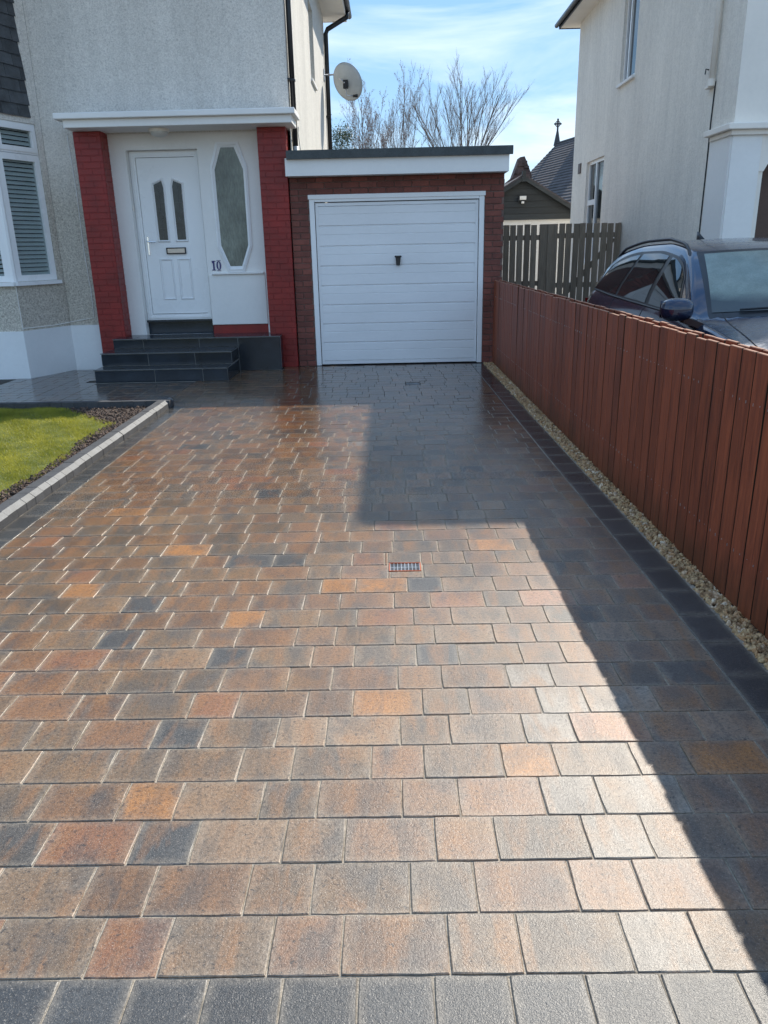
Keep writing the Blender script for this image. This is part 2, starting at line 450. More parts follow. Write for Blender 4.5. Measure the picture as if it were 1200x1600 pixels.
def wood(name, c, c2, rough, glossvar=True):
    m, nt, n, l, b = nodes(name)
    oi = nt.nodes.new('ShaderNodeObjectInfo')
    va = nt.nodes.new('ShaderNodeVectorMath'); va.operation = 'MULTIPLY_ADD'
    l.new(oi.outputs['Random'], va.inputs[0]); va.inputs[1].default_value = (17, 31, 53)
    g = geo(nt, (9, 9, 0.7)); l.new(g, va.inputs[2])
    grain = noise(nt, va.outputs[0], 5, 6, 0.65, 0.8)
    base = ramp(nt, grain, [(0.30, c), (0.62, c2)])
    base = mixc(nt, 1.0, base, ramp(nt, oi.outputs['Random'], [(0, 0.76), (1, 1.10)]), 'MULTIPLY')
    damp = nt.nodes.new('ShaderNodeSeparateXYZ'); l.new(geo(nt), damp.inputs[0])
    dm = nt.nodes.new('ShaderNodeMath'); dm.operation = 'MULTIPLY_ADD'; dm.inputs[1].default_value = 0.35
    l.new(noise(nt, geo(nt), 6, 3), dm.inputs[0]); l.new(damp.outputs[2], dm.inputs[2])
    base = mixc(nt, ramp(nt, dm.outputs[0], [(0.18, 0.55), (0.42, 0.0)]), base, (c[0] * 0.45, c[1] * 0.9, c[2] * 0.8))
    kn = nt.nodes.new('ShaderNodeTexVoronoi'); kn.inputs['Scale'].default_value = 1.2; l.new(va.outputs[0], kn.inputs['Vector'])
    base = mixc(nt, ramp(nt, kn.outputs['Distance'], [(0.03, 0.6), (0.09, 0.0)]), base, (c[0] * 0.25, c[1] * 0.25, c[2] * 0.25))
    l.new(base, b.inputs['Base Color'])
    mr = nt.nodes.new('ShaderNodeMapRange'); mr.inputs[3].default_value = rough - 0.1; mr.inputs[4].default_value = rough + 0.12
    l.new(grain, mr.inputs[0]); l.new(mr.outputs[0], b.inputs['Roughness'])
    bump(nt, grain, 0.5, 0.003, b); b.inputs['Specular IOR Level'].default_value = 0.3
    return m
M['fence'] = wood('red_brown_stained_board', (0.14, 0.034, 0.017), (0.32, 0.080, 0.034), 0.5)
M['fence_edge'] = plain('board_edge_dirt', (0.022, 0.018, 0.010), 0.9, var=0.4, scale=3, stretch=(1, 1, 0.4))
M['fence_top'] = plain('sunlit_board_end', (0.36, 0.17, 0.10), 0.8, var=0.3, scale=9)  # end grain, lightened to paint in the sun on the board tops
M['greywood'] = wood('weathered_grey_board', (0.20, 0.155, 0.11), (0.30, 0.24, 0.18), 0.8)

def glass(name, tint, rough=0.03, trans=0.5, spec=0.8):
    m, nt, n, l, b = nodes(name)
    b.inputs['Base Color'].default_value = (*tint, 1)
    b.inputs['Roughness'].default_value = rough
    b.inputs['Specular IOR Level'].default_value = spec
    if trans > 0:
        tr = nt.nodes.new('ShaderNodeBsdfTransparent'); tr.inputs[0].default_value = (0.92, 0.96, 0.96, 1)
        mxs = nt.nodes.new('ShaderNodeMixShader'); mxs.inputs[0].default_value = 1 - trans
        l.new(tr.outputs[0], mxs.inputs[1]); l.new(b.outputs[0], mxs.inputs[2])
        l.new(mxs.outputs[0], nt.nodes['Material Output'].inputs[0])
    return m
M['glass'] = glass('window_glass', (0.02, 0.03, 0.035), 0.03, 0.80)
M['darkglass'] = glass('dark_window_glass', (0.015, 0.02, 0.022), 0.04, 0.0)
M['carglass'] = glass('car_window_glass', (0.012, 0.016, 0.018), 0.02, 0.0, 1.0)

def obscured():
    m, nt, n, l, b = nodes('obscured_glass')
    co = geo(nt, (1.0, 1.0, 0.22))
    a = noise(nt, co, 60, 3, 0.6, 0.4)
    big = noise(nt, geo(nt), 2.2, 4, 0.6)
    c = mixc(nt, a, (0.07, 0.085, 0.07), (0.27, 0.29, 0.24))
    c = mixc(nt, 1.0, c, ramp(nt, big, [(0.35, 0.65), (0.65, 1.25)]), 'MULTIPLY')
    l.new(c, b.inputs['Base Color']); b.inputs['Roughness'].default_value = 0.14
    bump(nt, a, 0.8, 0.006, b)
    return m
M['obscured'] = obscured()

def leaded():
    m, nt, n, l, b = nodes('leaded_door_glass')
    a = noise(nt, geo(nt), 9, 3, 0.6)
    c = ramp(nt, a, [(0.35, (0.008, 0.01, 0.011)), (0.68, (0.035, 0.042, 0.042))])
    l.new(c, b.inputs['Base Color']); b.inputs['Roughness'].default_value = 0.12
    return m
M['leaded'] = leaded(); M['came'] = plain('lead_came', (0.10, 0.105, 0.11), 0.5)

def carpaint():
    m, nt, n, l, b = nodes('navy_car_paint')
    f = noise(nt, geo(nt), 600, 2)
    c = ramp(nt, f, [(0.3, (0.010, 0.016, 0.038)), (0.7, (0.022, 0.034, 0.075))])
    b.inputs['Metallic'].default_value = 0.35
    # dried dew on the faces that look up
    g = nt.nodes.new('ShaderNodeNewGeometry'); sx = nt.nodes.new('ShaderNodeSeparateXYZ'); l.new(g.outputs['Normal'], sx.inputs[0])
    dr = noise(nt, geo(nt), 150, 3, 0.7); spots = noise(nt, geo(nt), 22, 5, 0.7)
    mm = nt.nodes.new('ShaderNodeMath'); mm.operation = 'MULTIPLY'
    l.new(ramp(nt, sx.outputs[2], [(0.86, 0.0), (0.99, 0.45)]), mm.inputs[0])
    l.new(ramp(nt, spots, [(0.35, 0.35), (0.65, 1.0)]), mm.inputs[1])
    c2 = mixc(nt, mm.outputs[0], c, (0.16, 0.20, 0.25))
    l.new(c2, b.inputs['Base Color'])
    mr = nt.nodes.new('ShaderNodeMapRange'); mr.inputs[3].default_value = 0.12; mr.inputs[4].default_value = 0.6
    l.new(mm.outputs[0], mr.inputs[0]); l.new(mr.outputs[0], b.inputs['Roughness'])
    b.inputs['Coat Weight'].default_value = 0.7; b.inputs['Coat Roughness'].default_value = 0.05
    return m
M['carpaint'] = carpaint()

def misted():
    m, nt, n, l, b = nodes('misted_windscreen')
    a = noise(nt, geo(nt), 5, 5, 0.6); f = noise(nt, geo(nt), 110, 3, 0.7)
    c = ramp(nt, a, [(0.3, (0.13, 0.165, 0.14)), (0.7, (0.25, 0.30, 0.255))])
    c = mixc(nt, 1.0, c, ramp(nt, f, [(0.35, 0.8), (0.65, 1.1)]), 'MULTIPLY')
    sz = nt.nodes.new('ShaderNodeSeparateXYZ'); l.new(geo(nt), sz.inputs[0])
    ms = nt.nodes.new('ShaderNodeMath'); ms.operation = 'MULTIPLY_ADD'; ms.inputs[1].default_value = 0.05
    l.new(noise(nt, geo(nt), 7, 3), ms.inputs[0]); l.new(sz.outputs[2], ms.inputs[2])
    c = mixc(nt, ramp(nt, ms.outputs[0], [(0.0, 1.0), (1.0, 1.0)]), c, c)
    mr_ = nt.nodes.new('ShaderNodeMapRange'); mr_.inputs[1].default_value = 1.13; mr_.inputs[2].default_value = 1.19; l.new(ms.outputs[0], mr_.inputs[0])
    c = mixc(nt, mr_.outputs[0], (0.035, 0.045, 0.045), c)
    l.new(c, b.inputs['Base Color']); b.inputs['Roughness'].default_value = 0.38
    b.inputs['Coat Weight'].default_value = 0.35; b.inputs['Coat Roughness'].default_value = 0.15
    return m
M['misted'] = misted()

def leafy(name, c1, c2, scale, rough=0.6, trans=0.0, sheen=0.4):
    m, nt, n, l, b = nodes(name)
    a = noise(nt, geo(nt), scale, 3, 0.6)
    l.new(ramp(nt, a, [(0.3, c1), (0.7, c2)]), b.inputs['Base Color'])
    b.inputs['Roughness'].default_value = rough
    if trans:
        t = nt.nodes.new('ShaderNodeBsdfTranslucent'); l.new(ramp(nt, a, [(0.3, c1), (0.7, c2)]), t.inputs[0])
        mxs = nt.nodes.new('ShaderNodeMixShader'); mxs.inputs[0].default_value = trans
        l.new(b.outputs[0], mxs.inputs[1]); l.new(t.outputs[0], mxs.inputs[2])
        l.new(mxs.outputs[0], nt.nodes['Material Output'].inputs[0])
    return m
M['grass'] = leafy('grass_blade', (0.20, 0.22, 0.02), (0.50, 0.46, 0.06), 3.5, 0.5, 0.45)
M['turf'] = leafy('turf_ground', (0.07, 0.09, 0.02), (0.13, 0.15, 0.04), 12, 0.9)
M['leaf'] = leafy('dark_leaf', (0.025, 0.045, 0.02), (0.06, 0.085, 0.035), 4, 0.5, 0.2)
M['bark'] = plain('bark', (0.20, 0.165, 0.14), 0.9, var=0.3, scale=2, fine=0.2)
M['twig'] = plain('twig', (0.30, 0.26, 0.24), 0.9, var=0.3, scale=2, fine=0.2)
M['bud'] = plain('bud', (0.24, 0.12, 0.07), 0.8, var=0.3, scale=5)

def stone_mat(name, stops):
    m, nt, n, l, b = nodes(name)
    v = nt.nodes.new('ShaderNodeTexVoronoi'); v.inputs['Scale'].default_value = 40
    l.new(geo(nt), v.inputs['Vector'])
    bw = nt.nodes.new('ShaderNodeRGBToBW'); l.new(v.outputs['Color'], bw.inputs[0])
    c = ramp(nt, bw.outputs[0], stops)
    c = mixc(nt, 1.0, c, ramp(nt, noise(nt, geo(nt), 120, 3), [(0.3, 0.8), (0.7, 1.1)]), 'MULTIPLY')
    l.new(c, b.inputs['Base Color']); b.inputs['Roughness'].default_value = 0.75
    return m
M['gravel'] = stone_mat('golden_gravel', [(0.2, (0.30, 0.18, 0.09)), (0.45, (0.58, 0.40, 0.21)), (0.7, (0.46, 0.25, 0.11)), (0.9, (0.76, 0.64, 0.47))])
M['chips'] = stone_mat('bark_chips', [(0.2, (0.035, 0.02, 0.014)), (0.6, (0.09, 0.052, 0.034)), (0.9, (0.19, 0.12, 0.08))])

# ================================================================== GROUND
g = MB(); g.add([(-900, -600, -0.08), (900, -600, -0.08), (900, 1500, -0.08), (-900, 1500, -0.08)], [(0, 1, 2, 3)])
ground = g.build('ground', M['asphalt']); tag(ground, kind='structure')
g = MB(); g.box(1.52, 14, -3, 10.1, -0.075, -0.012); nbd = g.build('neighbour_driveway', M['nb_drive']); tag(nbd, kind='structure')
g = MB(); g.box(1.52, 16, 10.102, 60, -0.075, -0.006); yd = g.build('back_yard', M['nb_drive']); tag(yd, kind='structure')

# ---- block paving
XI = lambda y: 1.262 - 0.0155 * y if y > 3 else 1.2155 + 0.0 * y      # inner edge of the right-hand dark border
XO = lambda y: XI(y) + 0.166
XF = lambda y: 1.505 - 0.0105 * y                                     # face of the red fence
XL0, XL1 = -2.315, -2.168                                             # left dark border
ROW0, PITCH = 1.278, 0.1668
Y_END = 10.70
G = 0.0034                                                            # joint
drive = empty('driveway', (0, 0, 0)); tag(drive, kind='structure')
def paver_mesh(w, d, name, mat, jit=0.0):
    mb = MB()
    c, h = 0.0018, 0.05
    x, y = w / 2, d / 2
    j1 = lambda: random.uniform(-0.0009, 0.0006)
    ring_ = []
    nx_, ny_ = 4, 3
    for i in range(nx_): ring_.append((-x + w * i / nx_, -y, 0, -1))
    for i in range(ny_): ring_.append((x, -y + d * i / ny_, 1, 0))
    for i in range(nx_): ring_.append((x - w * i / nx_, y, 0, 1))
    for i in range(ny_): ring_.append((-x, y - d * i / ny_, -1, 0))
    lo, up_ = [], []
    for px, py, ax_, ay_ in ring_:
        o_ = j1(); corner = abs(abs(px) - x) < 1e-6 and abs(abs(py) - y) < 1e-6
        qx, qy = px + ax_ * o_, py + ay_ * o_
        if corner: qx, qy = px - math.copysign(0.0012, px), py - math.copysign(0.0012, py)
        lo.append((qx, qy))
        cc = c * random.uniform(0.6, 1.8)
        up_.append((qx - math.copysign(min(cc, abs(qx)), qx) * (1 if abs(px) > x - 1e-6 else 0), qy - math.copysign(cc, qy) * (1 if abs(py) > y - 1e-6 else 0)))
    n = len(lo)
    vs = [(a, b, -h) for a, b in lo] + [(a, b, -c * 1.1) for a, b in lo] + [(a, b, 0) for a, b in up_]
    fs = [tuple(range(2 * n, 3 * n))]
    for i in range(n):
        j = (i + 1) % n
        fs += [(i, j, n + j, n + i), (n + i, n + j, 2 * n + j, 2 * n + i)]
    me = bpy.data.meshes.new(name); me.from_pydata(vs, [], fs); me.materials.append(mat)
    uvl = me.uv_layers.new(name='uv')
    for lp in me.loops:
        v = me.vertices[lp.vertex_index].co
        # distance to edge in metres, same on all sizes: 0..1 with the rim at the same width
        u = 0.5 + math.copysign(0.5 - min(0.5, max(0, (x - abs(v.x))) / 0.16), v.x) if w > 0 else 0
        uvl.data[lp.index].uv = (v.x / w + 0.5, v.y / d + 0.5)
    me.update()
    return me
PAL = [((0.200, 0.118, 0.068), 26), ((0.225, 0.125, 0.070), 18), ((0.175, 0.128, 0.090), 22), ((0.140, 0.112, 0.090), 14), ((0.240, 0.168, 0.112), 10), ((0.080, 0.078, 0.080), 3), ((0.30, 0.135, 0.065), 4)]
PALS = [(c[0] * 1.08, c[1] * 0.93, c[2] * 0.70) for c, w in PAL for _ in range(w)]
ORANGE = [(-0.725, 1.858), (-1.15, 3.843), (-1.477, 3.357), (-1.733, 4.61), (-0.657, 3.012), (0.471, 3.793), (-0.035, 2.349), (-0.097, 3.322), (-0.31, 3.331), (0.461, 2.006), (0.996, 1.988), (-0.733, 3.015)]
CHAR = [(-1.148, 2.856), (-0.648, 2.676), (-0.723, 2.188), (-0.635, 1.718), (0.153, 3.312), (-1.174, 3.191), (-0.663, 3.66), (0.177, 2.655), (-0.58, 3.657), (-0.848, 4.878), (0.588, 5.408)]
PALE = [(0.558, 1.666), (0.521, 1.838), (0.601, 1.342), (0.752, 2.308), (0.48, 2.155), (0.515, 2.596), (0.695, 1.835), (-0.363, 6.27), (0.622, 2.319)]  # blocks with sun glare painted in as a pale colour
RUST = [(-0.637, 1.367), (-1.251, 2.651), (-0.707, 2.367), (-1.576, 3.536), (-0.97, 1.36), (-0.95, 1.70)]
def paver_col(x0, x1, y0, y1):
    for pts, c in ((ORANGE, (0.36, 0.160, 0.050)), (CHAR, (0.060, 0.060, 0.058)), (PALE, (0.25, 0.215, 0.175)), (RUST, (0.24, 0.105, 0.048))):
        for px, py in pts:
            if x0 < px < x1 and y0 < py < y1: return c
    c = random.choice(PALS)
    k = random.uniform(0.62, 0.98)
    # rustier towards the lawn; greyer and paler towards the fence, sun sheen painted in
    xm = (x0 + x1) / 2
    t = max(0.0, min(1.0, (xm + 1.6) / 2.6))
    g_ = (c[0] + c[1] + c[2]) / 3
    s = 0.34 * t
    k *= 1.0 + 0.22 * t
    return tuple(k * (v * (1 - s) + (g_ * 1.12) * s) for v in c)
ROWX = [-0.547, -0.631, -0.969, -1.056, -1.15, -1.057, -0.976, -1.062, -1.396, -1.48, -1.398, -1.481, -1.826, -1.906]
WN, WW = 0.1645, 0.2455
def row_blocks(k, xa, xb):
    """x intervals of one course between xa and xb"""
    start = ROWX[k] if k < len(ROWX) else random.uniform(-1.0, -0.6)
    seq_x = start; pos = [(start, start + WW)]
    x = start + WW; wide = False
    while x < xb:
        w = WW if wide else WN
        if k >= len(ROWX) and random.random() < 0.08: w = WN
        pos.append((x, x + w)); x += w; wide = not wide
    x = start; wide = False
    while x > xa:
        w = WW if wide else WN
        pos.append((x - w, x)); x -= w; wide = not wide
    out = []
    for a, b in sorted(pos):
        a, b = max(a, xa), min(b, xb)
        if b - a < 0.02: continue
        out.append([a, b])
    # never leave a sliver at the edge
    if len(out) > 2 and out[0][1] - out[0][0] < 0.06: out[1][0] = out[0][0]; out.pop(0)
    if len(out) > 2 and out[-1][1] - out[-1][0] < 0.06: out[-2][1] = out[-1][1]; out.pop()
    return out
GUL = [(-0.033, 0.137, 3.522, 3.643), (0.17, 0.345, 9.027, 9.193)]     # holes for the two gully grates
blocks = []
nrow = int((Y_END - ROW0) / PITCH)
for k in range(nrow):
    y0 = ROW0 + k * PITCH; y1 = y0 + PITCH
    if k == nrow - 1: y1 = Y_END
    ym = (y0 + y1) / 2
    xa = XL1 if ym < 8.02 else -3.60
    if ym > 8.02: xa = -2.44
    xb = XI(ym) if ym < 10.4 else XI(ym)
    if ym > 10.38: xa = -1.46
    if ym > 9.60 and ym <= 10.38: xa = -2.03
    for a, b in row_blocks(k, xa, xb):
        blocks.append((a, b, y0, y1))
def split_gully(bl):
    out = []
    for a, b, y0, y1 in bl:
        hit = None
        for gx0, gx1, gy0, gy1 in GUL:
            if a < gx1 and b > gx0 and y0 < gy1 - 0.01 and y1 > gy0 + 0.01: hit = (gx0, gx1, gy0, gy1)
        if not hit: out.append((a, b, y0, y1)); continue
        gx0, gx1, gy0, gy1 = hit
        if gx0 - a > 0.008: out.append((a, gx0, y0, y1))
        if b - gx1 > 0.008: out.append((gx1, b, y0, y1))
        ca, cb = max(a, gx0), min(b, gx1)
        if cb - ca > 0.012:
            if gy0 - y0 > 0.015: out.append((ca, cb, y0, gy0))
            if y1 - gy1 > 0.015: out.append((ca, cb, gy1, y1))
    return out
blocks = split_gully(blocks)
_pm = {}
def get_pm(w, d, mat, tagn):
    key = (round(w, 3), round(d, 3), tagn, random.randrange(3))
    if key not in _pm: _pm[key] = paver_mesh(w - G, d - G, 'paver', mat, 0.0009)
    return _pm[key]
def visible_x(y):      # half width seen at distance y
    return 0.50 * y * 0.9462 + 0.27 + 0.1
near = [b for b in blocks if -visible_x(b[2]) < (b[0] + b[1]) / 2 < visible_x(b[2])]
near.sort(key=lambda b: b[2])
near_set = set(near[:272])
field = MB(); fcol, fuv = [], []
for bl in blocks:
    a, b, y0, y1 = bl
    c = paver_col(a, b, y0, y1)
    cx, cy = (a + b) / 2, (y0 + y1) / 2
    z = random.uniform(-0.0012, 0.0012)
    tx, ty = random.gauss(0, 0.005), random.gauss(0, 0.005)
    if bl in near_set:
        inst('paver', get_pm(b - a, y1 - y0, M['paver'], 'p'), drive, (cx, cy, z), (tx, ty, 0), c)
    else:
        me = get_pm(b - a, y1 - y0, M['paver'], 'p')
        rot = mathutils.Euler((tx, ty, 0)).to_matrix()
        base = len(field.v)
        for v in me.vertices:
            q = rot @ v.co; field.v.append((q.x + cx, q.y + cy, q.z + z))
        rn = random.random()
        for p in me.polygons:
            field.f.append(tuple(base + i for i in p.vertices)); field.mi.append(0)
            for vi in p.vertices:
                fcol.append((*c, rn)); vv = me.vertices[vi].co
                fuv.append((vv.x / max(1e-3, (b - a - G)) + 0.5, vv.y / (y1 - y0 - G) + 0.5))
def build_field(mb, cols, uvs, name, parent, mat):
    me = bpy.data.meshes.new(name); me.from_pydata(mb.v, [], mb.f); me.materials.append(mat)
    ca = me.color_attributes.new('col', 'FLOAT_COLOR', 'CORNER')
    ca.data.foreach_set('color', [x for c in cols for x in c])
    uvl = me.uv_layers.new(name='uv'); uvl.data.foreach_set('uv', [x for u in uvs for x in u])
    o = bpy.data.objects.new(name, me); COL.objects.link(o); o.parent = parent; o['kind'] = 'stuff'
    return o
build_field(field, fcol, fuv, 'paver_field', drive, M['paver_field'])
# joint sand bed under all blocks
jb = MB()
xs_ = [-8.0, GUL[0][0] + .004, GUL[0][1] - .004, GUL[1][0] + .004, GUL[1][1] - .004, 1.40]; ys_ = [1.0, 3.529, 3.636, 9.034, 9.186, 10.75]
for i in range(5):
    for j in range(5):
        if (i, j) in ((1, 1), (3, 3)): continue
        jb.add([(xs_[i], ys_[j], -0.004), (xs_[i + 1], ys_[j], -0.004), (xs_[i + 1], ys_[j + 1], -0.004), (xs_[i], ys_[j + 1], -0.004)], [(0, 1, 2, 3)])
jb.build('joint_sand', M['joint'], drive, fixn=False)
# dark border: street course, left run, right run
def dcol():
    k = random.uniform(0.75, 1.25); return (0.048 * k, 0.050 * k, 0.050 * k)
x = -1.65 - 0.03
xs = []
x = -0.0965 - 10 * 0.1655
while x < 1.6:
    xs.append(x); x += 0.1655
for x in xs:
    for r_ in range(2):
        y1 = ROW0 - r_ * 0.166
        inst('border_paver', get_pm(0.1655, 0.166, M['paver_dark'], 'd'), drive, (x + 0.083 + r_ * 0.08, y1 - 0.083, random.uniform(-.001, .001)), (random.gauss(0, .003), random.gauss(0, .003), 0), dcol())
y = ROW0
while y < 8.0:
    L = 0.246 if random.random() < 0.5 else 0.165
    inst('border_paver', get_pm(XL1 - XL0, L, M['paver_dark'], 'd'), drive, ((XL0 + XL1) / 2, y + L / 2, random.uniform(-.001, .001)), (random.gauss(0, .003), random.gauss(0, .003), 0), dcol())
    y += L
y = ROW0
while y < 10.6:
    L = 0.246
    inst('border_paver', get_pm(0.163, L, M['paver_dark'], 'd'), drive, ((XI(y + L / 2) + XO(y + L / 2)) / 2, y + L / 2, random.uniform(-.001, .001)), (random.gauss(0, .003), random.gauss(0, .003), 0.0155 if y > 3 else 0), dcol())
    y += L

# ---- path in front of the bay
path = empty('path', (-4, 9.4, 0)); tag(path, kind='structure')
k = 0
y = 8.16
while y < 10.85:
    x = -2.44 - (0.0 if k % 2 else 0.08)
    xs_ = []
    wide = k % 2 == 0
    xr = -2.445
    while xr > -7.0:
        w = (WW if wide else WN) * random.choice([1, 1, 1, 0.999]); wide = not wide
        xl = xr - w
        inside_step = xl > -3.71 and y + 0.08 > 9.58
        bay = (xr < -4.70 and y + 0.16 > 10.17) or (y + 0.16 > 10.17 + (xr + 4.74) * 2.2 and xr < -4.40) or y + 0.1 > 10.85
        if not bay and not (xr > -3.68 and y + PITCH > 9.60 and xl > -3.90):
            kk = random.uniform(0.8, 1.15)
            c = random.choice([(0.10, 0.092, 0.088), (0.085, 0.08, 0.08), (0.12, 0.095, 0.08), (0.075, 0.072, 0.074)])
            inst('paver', get_pm(w, PITCH, M['paver'], 'p'), path, ((xl + xr) / 2 + 4, y + PITCH / 2 - 9.4, random.uniform(-.001, .001)), (random.gauss(0, .0035), random.gauss(0, .0035), 0), tuple(v * kk for v in c))
        xr = xl
    y += PITCH; k += 1

# ---- kerbs
def kerb_mesh(L):
    mb = MB()
    pr = [(0, -0.06), (0, 0.048), (-0.034, 0.076), (-0.112, 0.076), (-0.112, -0.06)]
    vs = [(px, 0.0015, pz) for px, pz in pr] + [(px, L - 0.0015, pz) for px, pz in pr]
    n = 5
    fs = [tuple(range(n)), tuple(reversed(range(n, 2 * n)))] + [(i, n + i, n + (i + 1) % n, (i + 1) % n) for i in range(n)]
    mb.add(vs, fs)
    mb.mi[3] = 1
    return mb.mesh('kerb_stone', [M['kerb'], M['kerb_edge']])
km = kerb_mesh(0.125)
kerb = empty('kerb', (XL0, ROW0, 0)); tag(kerb, kind='structure')
y = ROW0 - 0.3
i = 0
while y < 8.02:
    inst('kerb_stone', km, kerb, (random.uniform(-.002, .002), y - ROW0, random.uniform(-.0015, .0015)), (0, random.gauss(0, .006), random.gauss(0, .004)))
    y += 0.125; i += 1
kerb2 = empty('path_kerb', (-2.3, 8.02, 0)); tag(kerb2, kind='structure')
x = 0
while x > -4.6:
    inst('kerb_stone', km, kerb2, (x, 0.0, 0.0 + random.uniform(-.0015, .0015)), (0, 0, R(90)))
    x -= 0.125

# ---- lawn, soil strip, gravel strip
g = MB(); g.box(-9, -2.43, -3, 8.0, -0.075, 0.012); so = g.build('soil_bed', M['soil']); tag(so, kind='structure')
def stones(name, n, fx, mat, r0, r1, seed, parent=None, layers=1):
    rnd = random.Random(seed)
    base = []
    for _ in range(6):
        bm = bmesh.new(); bmesh.ops.create_icosphere(bm, subdivisions=1, radius=1.0)
        for v in bm.verts: v.co *= rnd.uniform(0.72, 1.15)
        bm.verts.index_update()
        base.append(([v.co.copy() for v in bm.verts], [[v.index for v in f.verts] for f in bm.faces])); bm.free()
    V, F = [], []
    for _ in range(n):
        x, y, z = fx(rnd)
        r = rnd.uniform(r0, r1)
        q = mathutils.Euler((rnd.uniform(0, 6.3), rnd.uniform(0, 6.3), rnd.uniform(0, 6.3))).to_matrix()
        sc = (rnd.uniform(0.8, 1.3), rnd.uniform(0.7, 1.1), rnd.uniform(0.5, 0.9))
        vs, fs = base[rnd.randrange(6)]
        b0 = len(V)
        for v in vs:
            w = q @ Vector((v.x * sc[0] * r, v.y * sc[1] * r, v.z * sc[2] * r))
            V.append((x + w.x, y + w.y, z + w.z))
        F += [tuple(b0 + i for i in f) for f in fs]
    me = bpy.data.meshes.new(name); me.from_pydata(V, [], F); me.materials.append(mat)
    o = bpy.data.objects.new(name, me); COL.objects.link(o)
    tag(o, kind='stuff')
    if parent: o.parent = parent
    return o
def fg(r):
    y = 0.8 + (10.65 - 0.8) * r.random()
    a, b = XO(y) + 0.008, XF(y) + 0.01
    return (r.uniform(a, b), y, r.uniform(-0.012, 0.012))
gv = stones('gravel', 9000, fg, M['gravel'], 0.007, 0.0155, 3)
tag(gv, 'thin strip of golden gravel along the foot of the red fence', 'gravel')
g = MB(); g.box(1.30, 1.60, 0.4, 10.70, -0.072, -0.014); gs = g.build('gravel_bed', M['soil']); tag(gs, kind='structure')
def LAWN_X(y):
    if y < 7.1: return -2.56 - 0.03 * math.sin(y * 3.1) - 0.015 * math.sin(y * 9.0) - 0.01 * (y - 4)
    return -2.66 - (y - 7.1) * 0.9
def fs_(r):
    y = r.uniform(3.2, 7.98)
    return (r.uniform(LAWN_X(y) - 0.05, -2.43), y, 0.014 + r.uniform(0, 0.012))
ch = stones('bark_chips', 3600, fs_, M['chips'], 0.006, 0.017, 5)
tag(ch, 'dark brown bark and soil chips between the lawn and the kerb', 'bark chips')
V, F = [], []
rnd = random.Random(11)
nb = 0
while nb < 90000:
    y = rnd.uniform(3.4, 7.92); x = rnd.uniform(-5.0, LAWN_X(y) + rnd.uniform(-0.03, 0.03))
    if x > -0.55 * y + 1.2 or x < -0.53 * y - 0.6: 
        if x < -0.53 * y - 0.6: continue
    if x > -2.5: continue
    h = rnd.uniform(0.012, 0.034) * (0.7 + 0.5 * math.sin(x * 7 + y * 5) ** 2)
    a = rnd.uniform(0, 6.283); w = rnd.uniform(0.0012, 0.0026); le = rnd.uniform(0.3, 1.3) * h
    la = rnd.uniform(0, 6.283)
    b0 = len(V)
    z0 = 0.012
    V += [(x - w * math.cos(a), y - w * math.sin(a), z0), (x + w * math.cos(a), y + w * math.sin(a), z0),
          (x + le * math.cos(la) + w * 0.4, y + le * math.sin(la), z0 + h)]
    F.append((b0, b0 + 1, b0 + 2)); nb += 1
me = bpy.data.meshes.new('lawn_grass'); me.from_pydata(V, [], F); me.materials.append(M['grass'])
lg = bpy.data.objects.new('lawn_grass', me); COL.objects.link(lg)
tag(lg, 'short bright green mown grass of the front lawn', 'grass', kind='stuff')
V = []; F = []
ys = [3.0 + i * 0.05 for i in range(int((7.93 - 3.0) / 0.05) + 1)]
for y in ys: V += [(-7.5, y, 0.0165), (LAWN_X(y), y, 0.0165)]
for i in range(len(ys) - 1): F.append((2 * i, 2 * i + 1, 2 * i + 3, 2 * i + 2))
me = bpy.data.meshes.new('lawn'); me.from_pydata(V, [], F); me.materials.append(M['turf'])
lw = bpy.data.objects.new('lawn', me); COL.objects.link(lw); tag(lw, kind='structure')

# ---- gully grates
def grate(x0, x1, y0, y1, label, rim, nb_):
    t = empty('drain_grate', ((x0 + x1) / 2, (y0 + y1) / 2, 0)); tag(t, label, 'drain')
    cx, cy = (x0 + x1) / 2, (y0 + y1) / 2
    hx, hy = (x1 - x0) / 2 - 0.004, (y1 - y0) / 2 - 0.004
    f = MB(); w = 0.006
    o_ = [(-hx, -hy, 0.001), (hx, -hy, 0.001), (hx, hy, 0.001), (-hx, hy, 0.001)]
    i_ = [(-hx + w, -hy + w, 0.001), (hx - w, -hy + w, 0.001), (hx - w, hy - w, 0.001), (-hx + w, hy - w, 0.001)]
    f.ring(o_, i_, (0, 0, -0.05)); f.build('frame', rim, t)
    p = MB(); p.box(-hx + w, hx - w, -hy + w, hy - w, -0.072, -0.065); p.box(-hx - 0.002, -hx + 0.001, -hy, hy, -0.072, -0.005); p.box(hx - 0.001, hx + 0.002, -hy, hy, -0.072, -0.005); p.box(-hx, hx, hy - 0.001, hy + 0.002, -0.072, -0.005); p.build('sump', M['interior'], t)
    bm_ = MB(); bw = 0.0014
    for i in range(nb_ + 1):
        x = -hx + w + 0.002 + (2 * hx - 2 * w - 0.004) * i / nb_
        bm_.box(x - bw / 2 - .001, x + bw / 2 + .001, -hy + w, hy - w, -0.018, -0.001)
    me = bm_.mesh('bar', M['steel'])
    inst('bars', me, t)
    bm2 = MB()
    for i in range(7):
        y = -hy + w + (2 * hy - 2 * w) * (i + 0.5) / 7
        th = 0.0030 if i == 3 else 0.0009
        bm2.box(-hx + w, hx - w, y - th, y + th, -0.017, -0.003)
    inst('cross_bars', bm2.mesh('cross_bar', M['steel']), t)
grate(-0.033, 0.137, 3.525, 3.64, 'small steel gully grate in an orange frame set in the sunlit paving', M['terracotta'], 8)
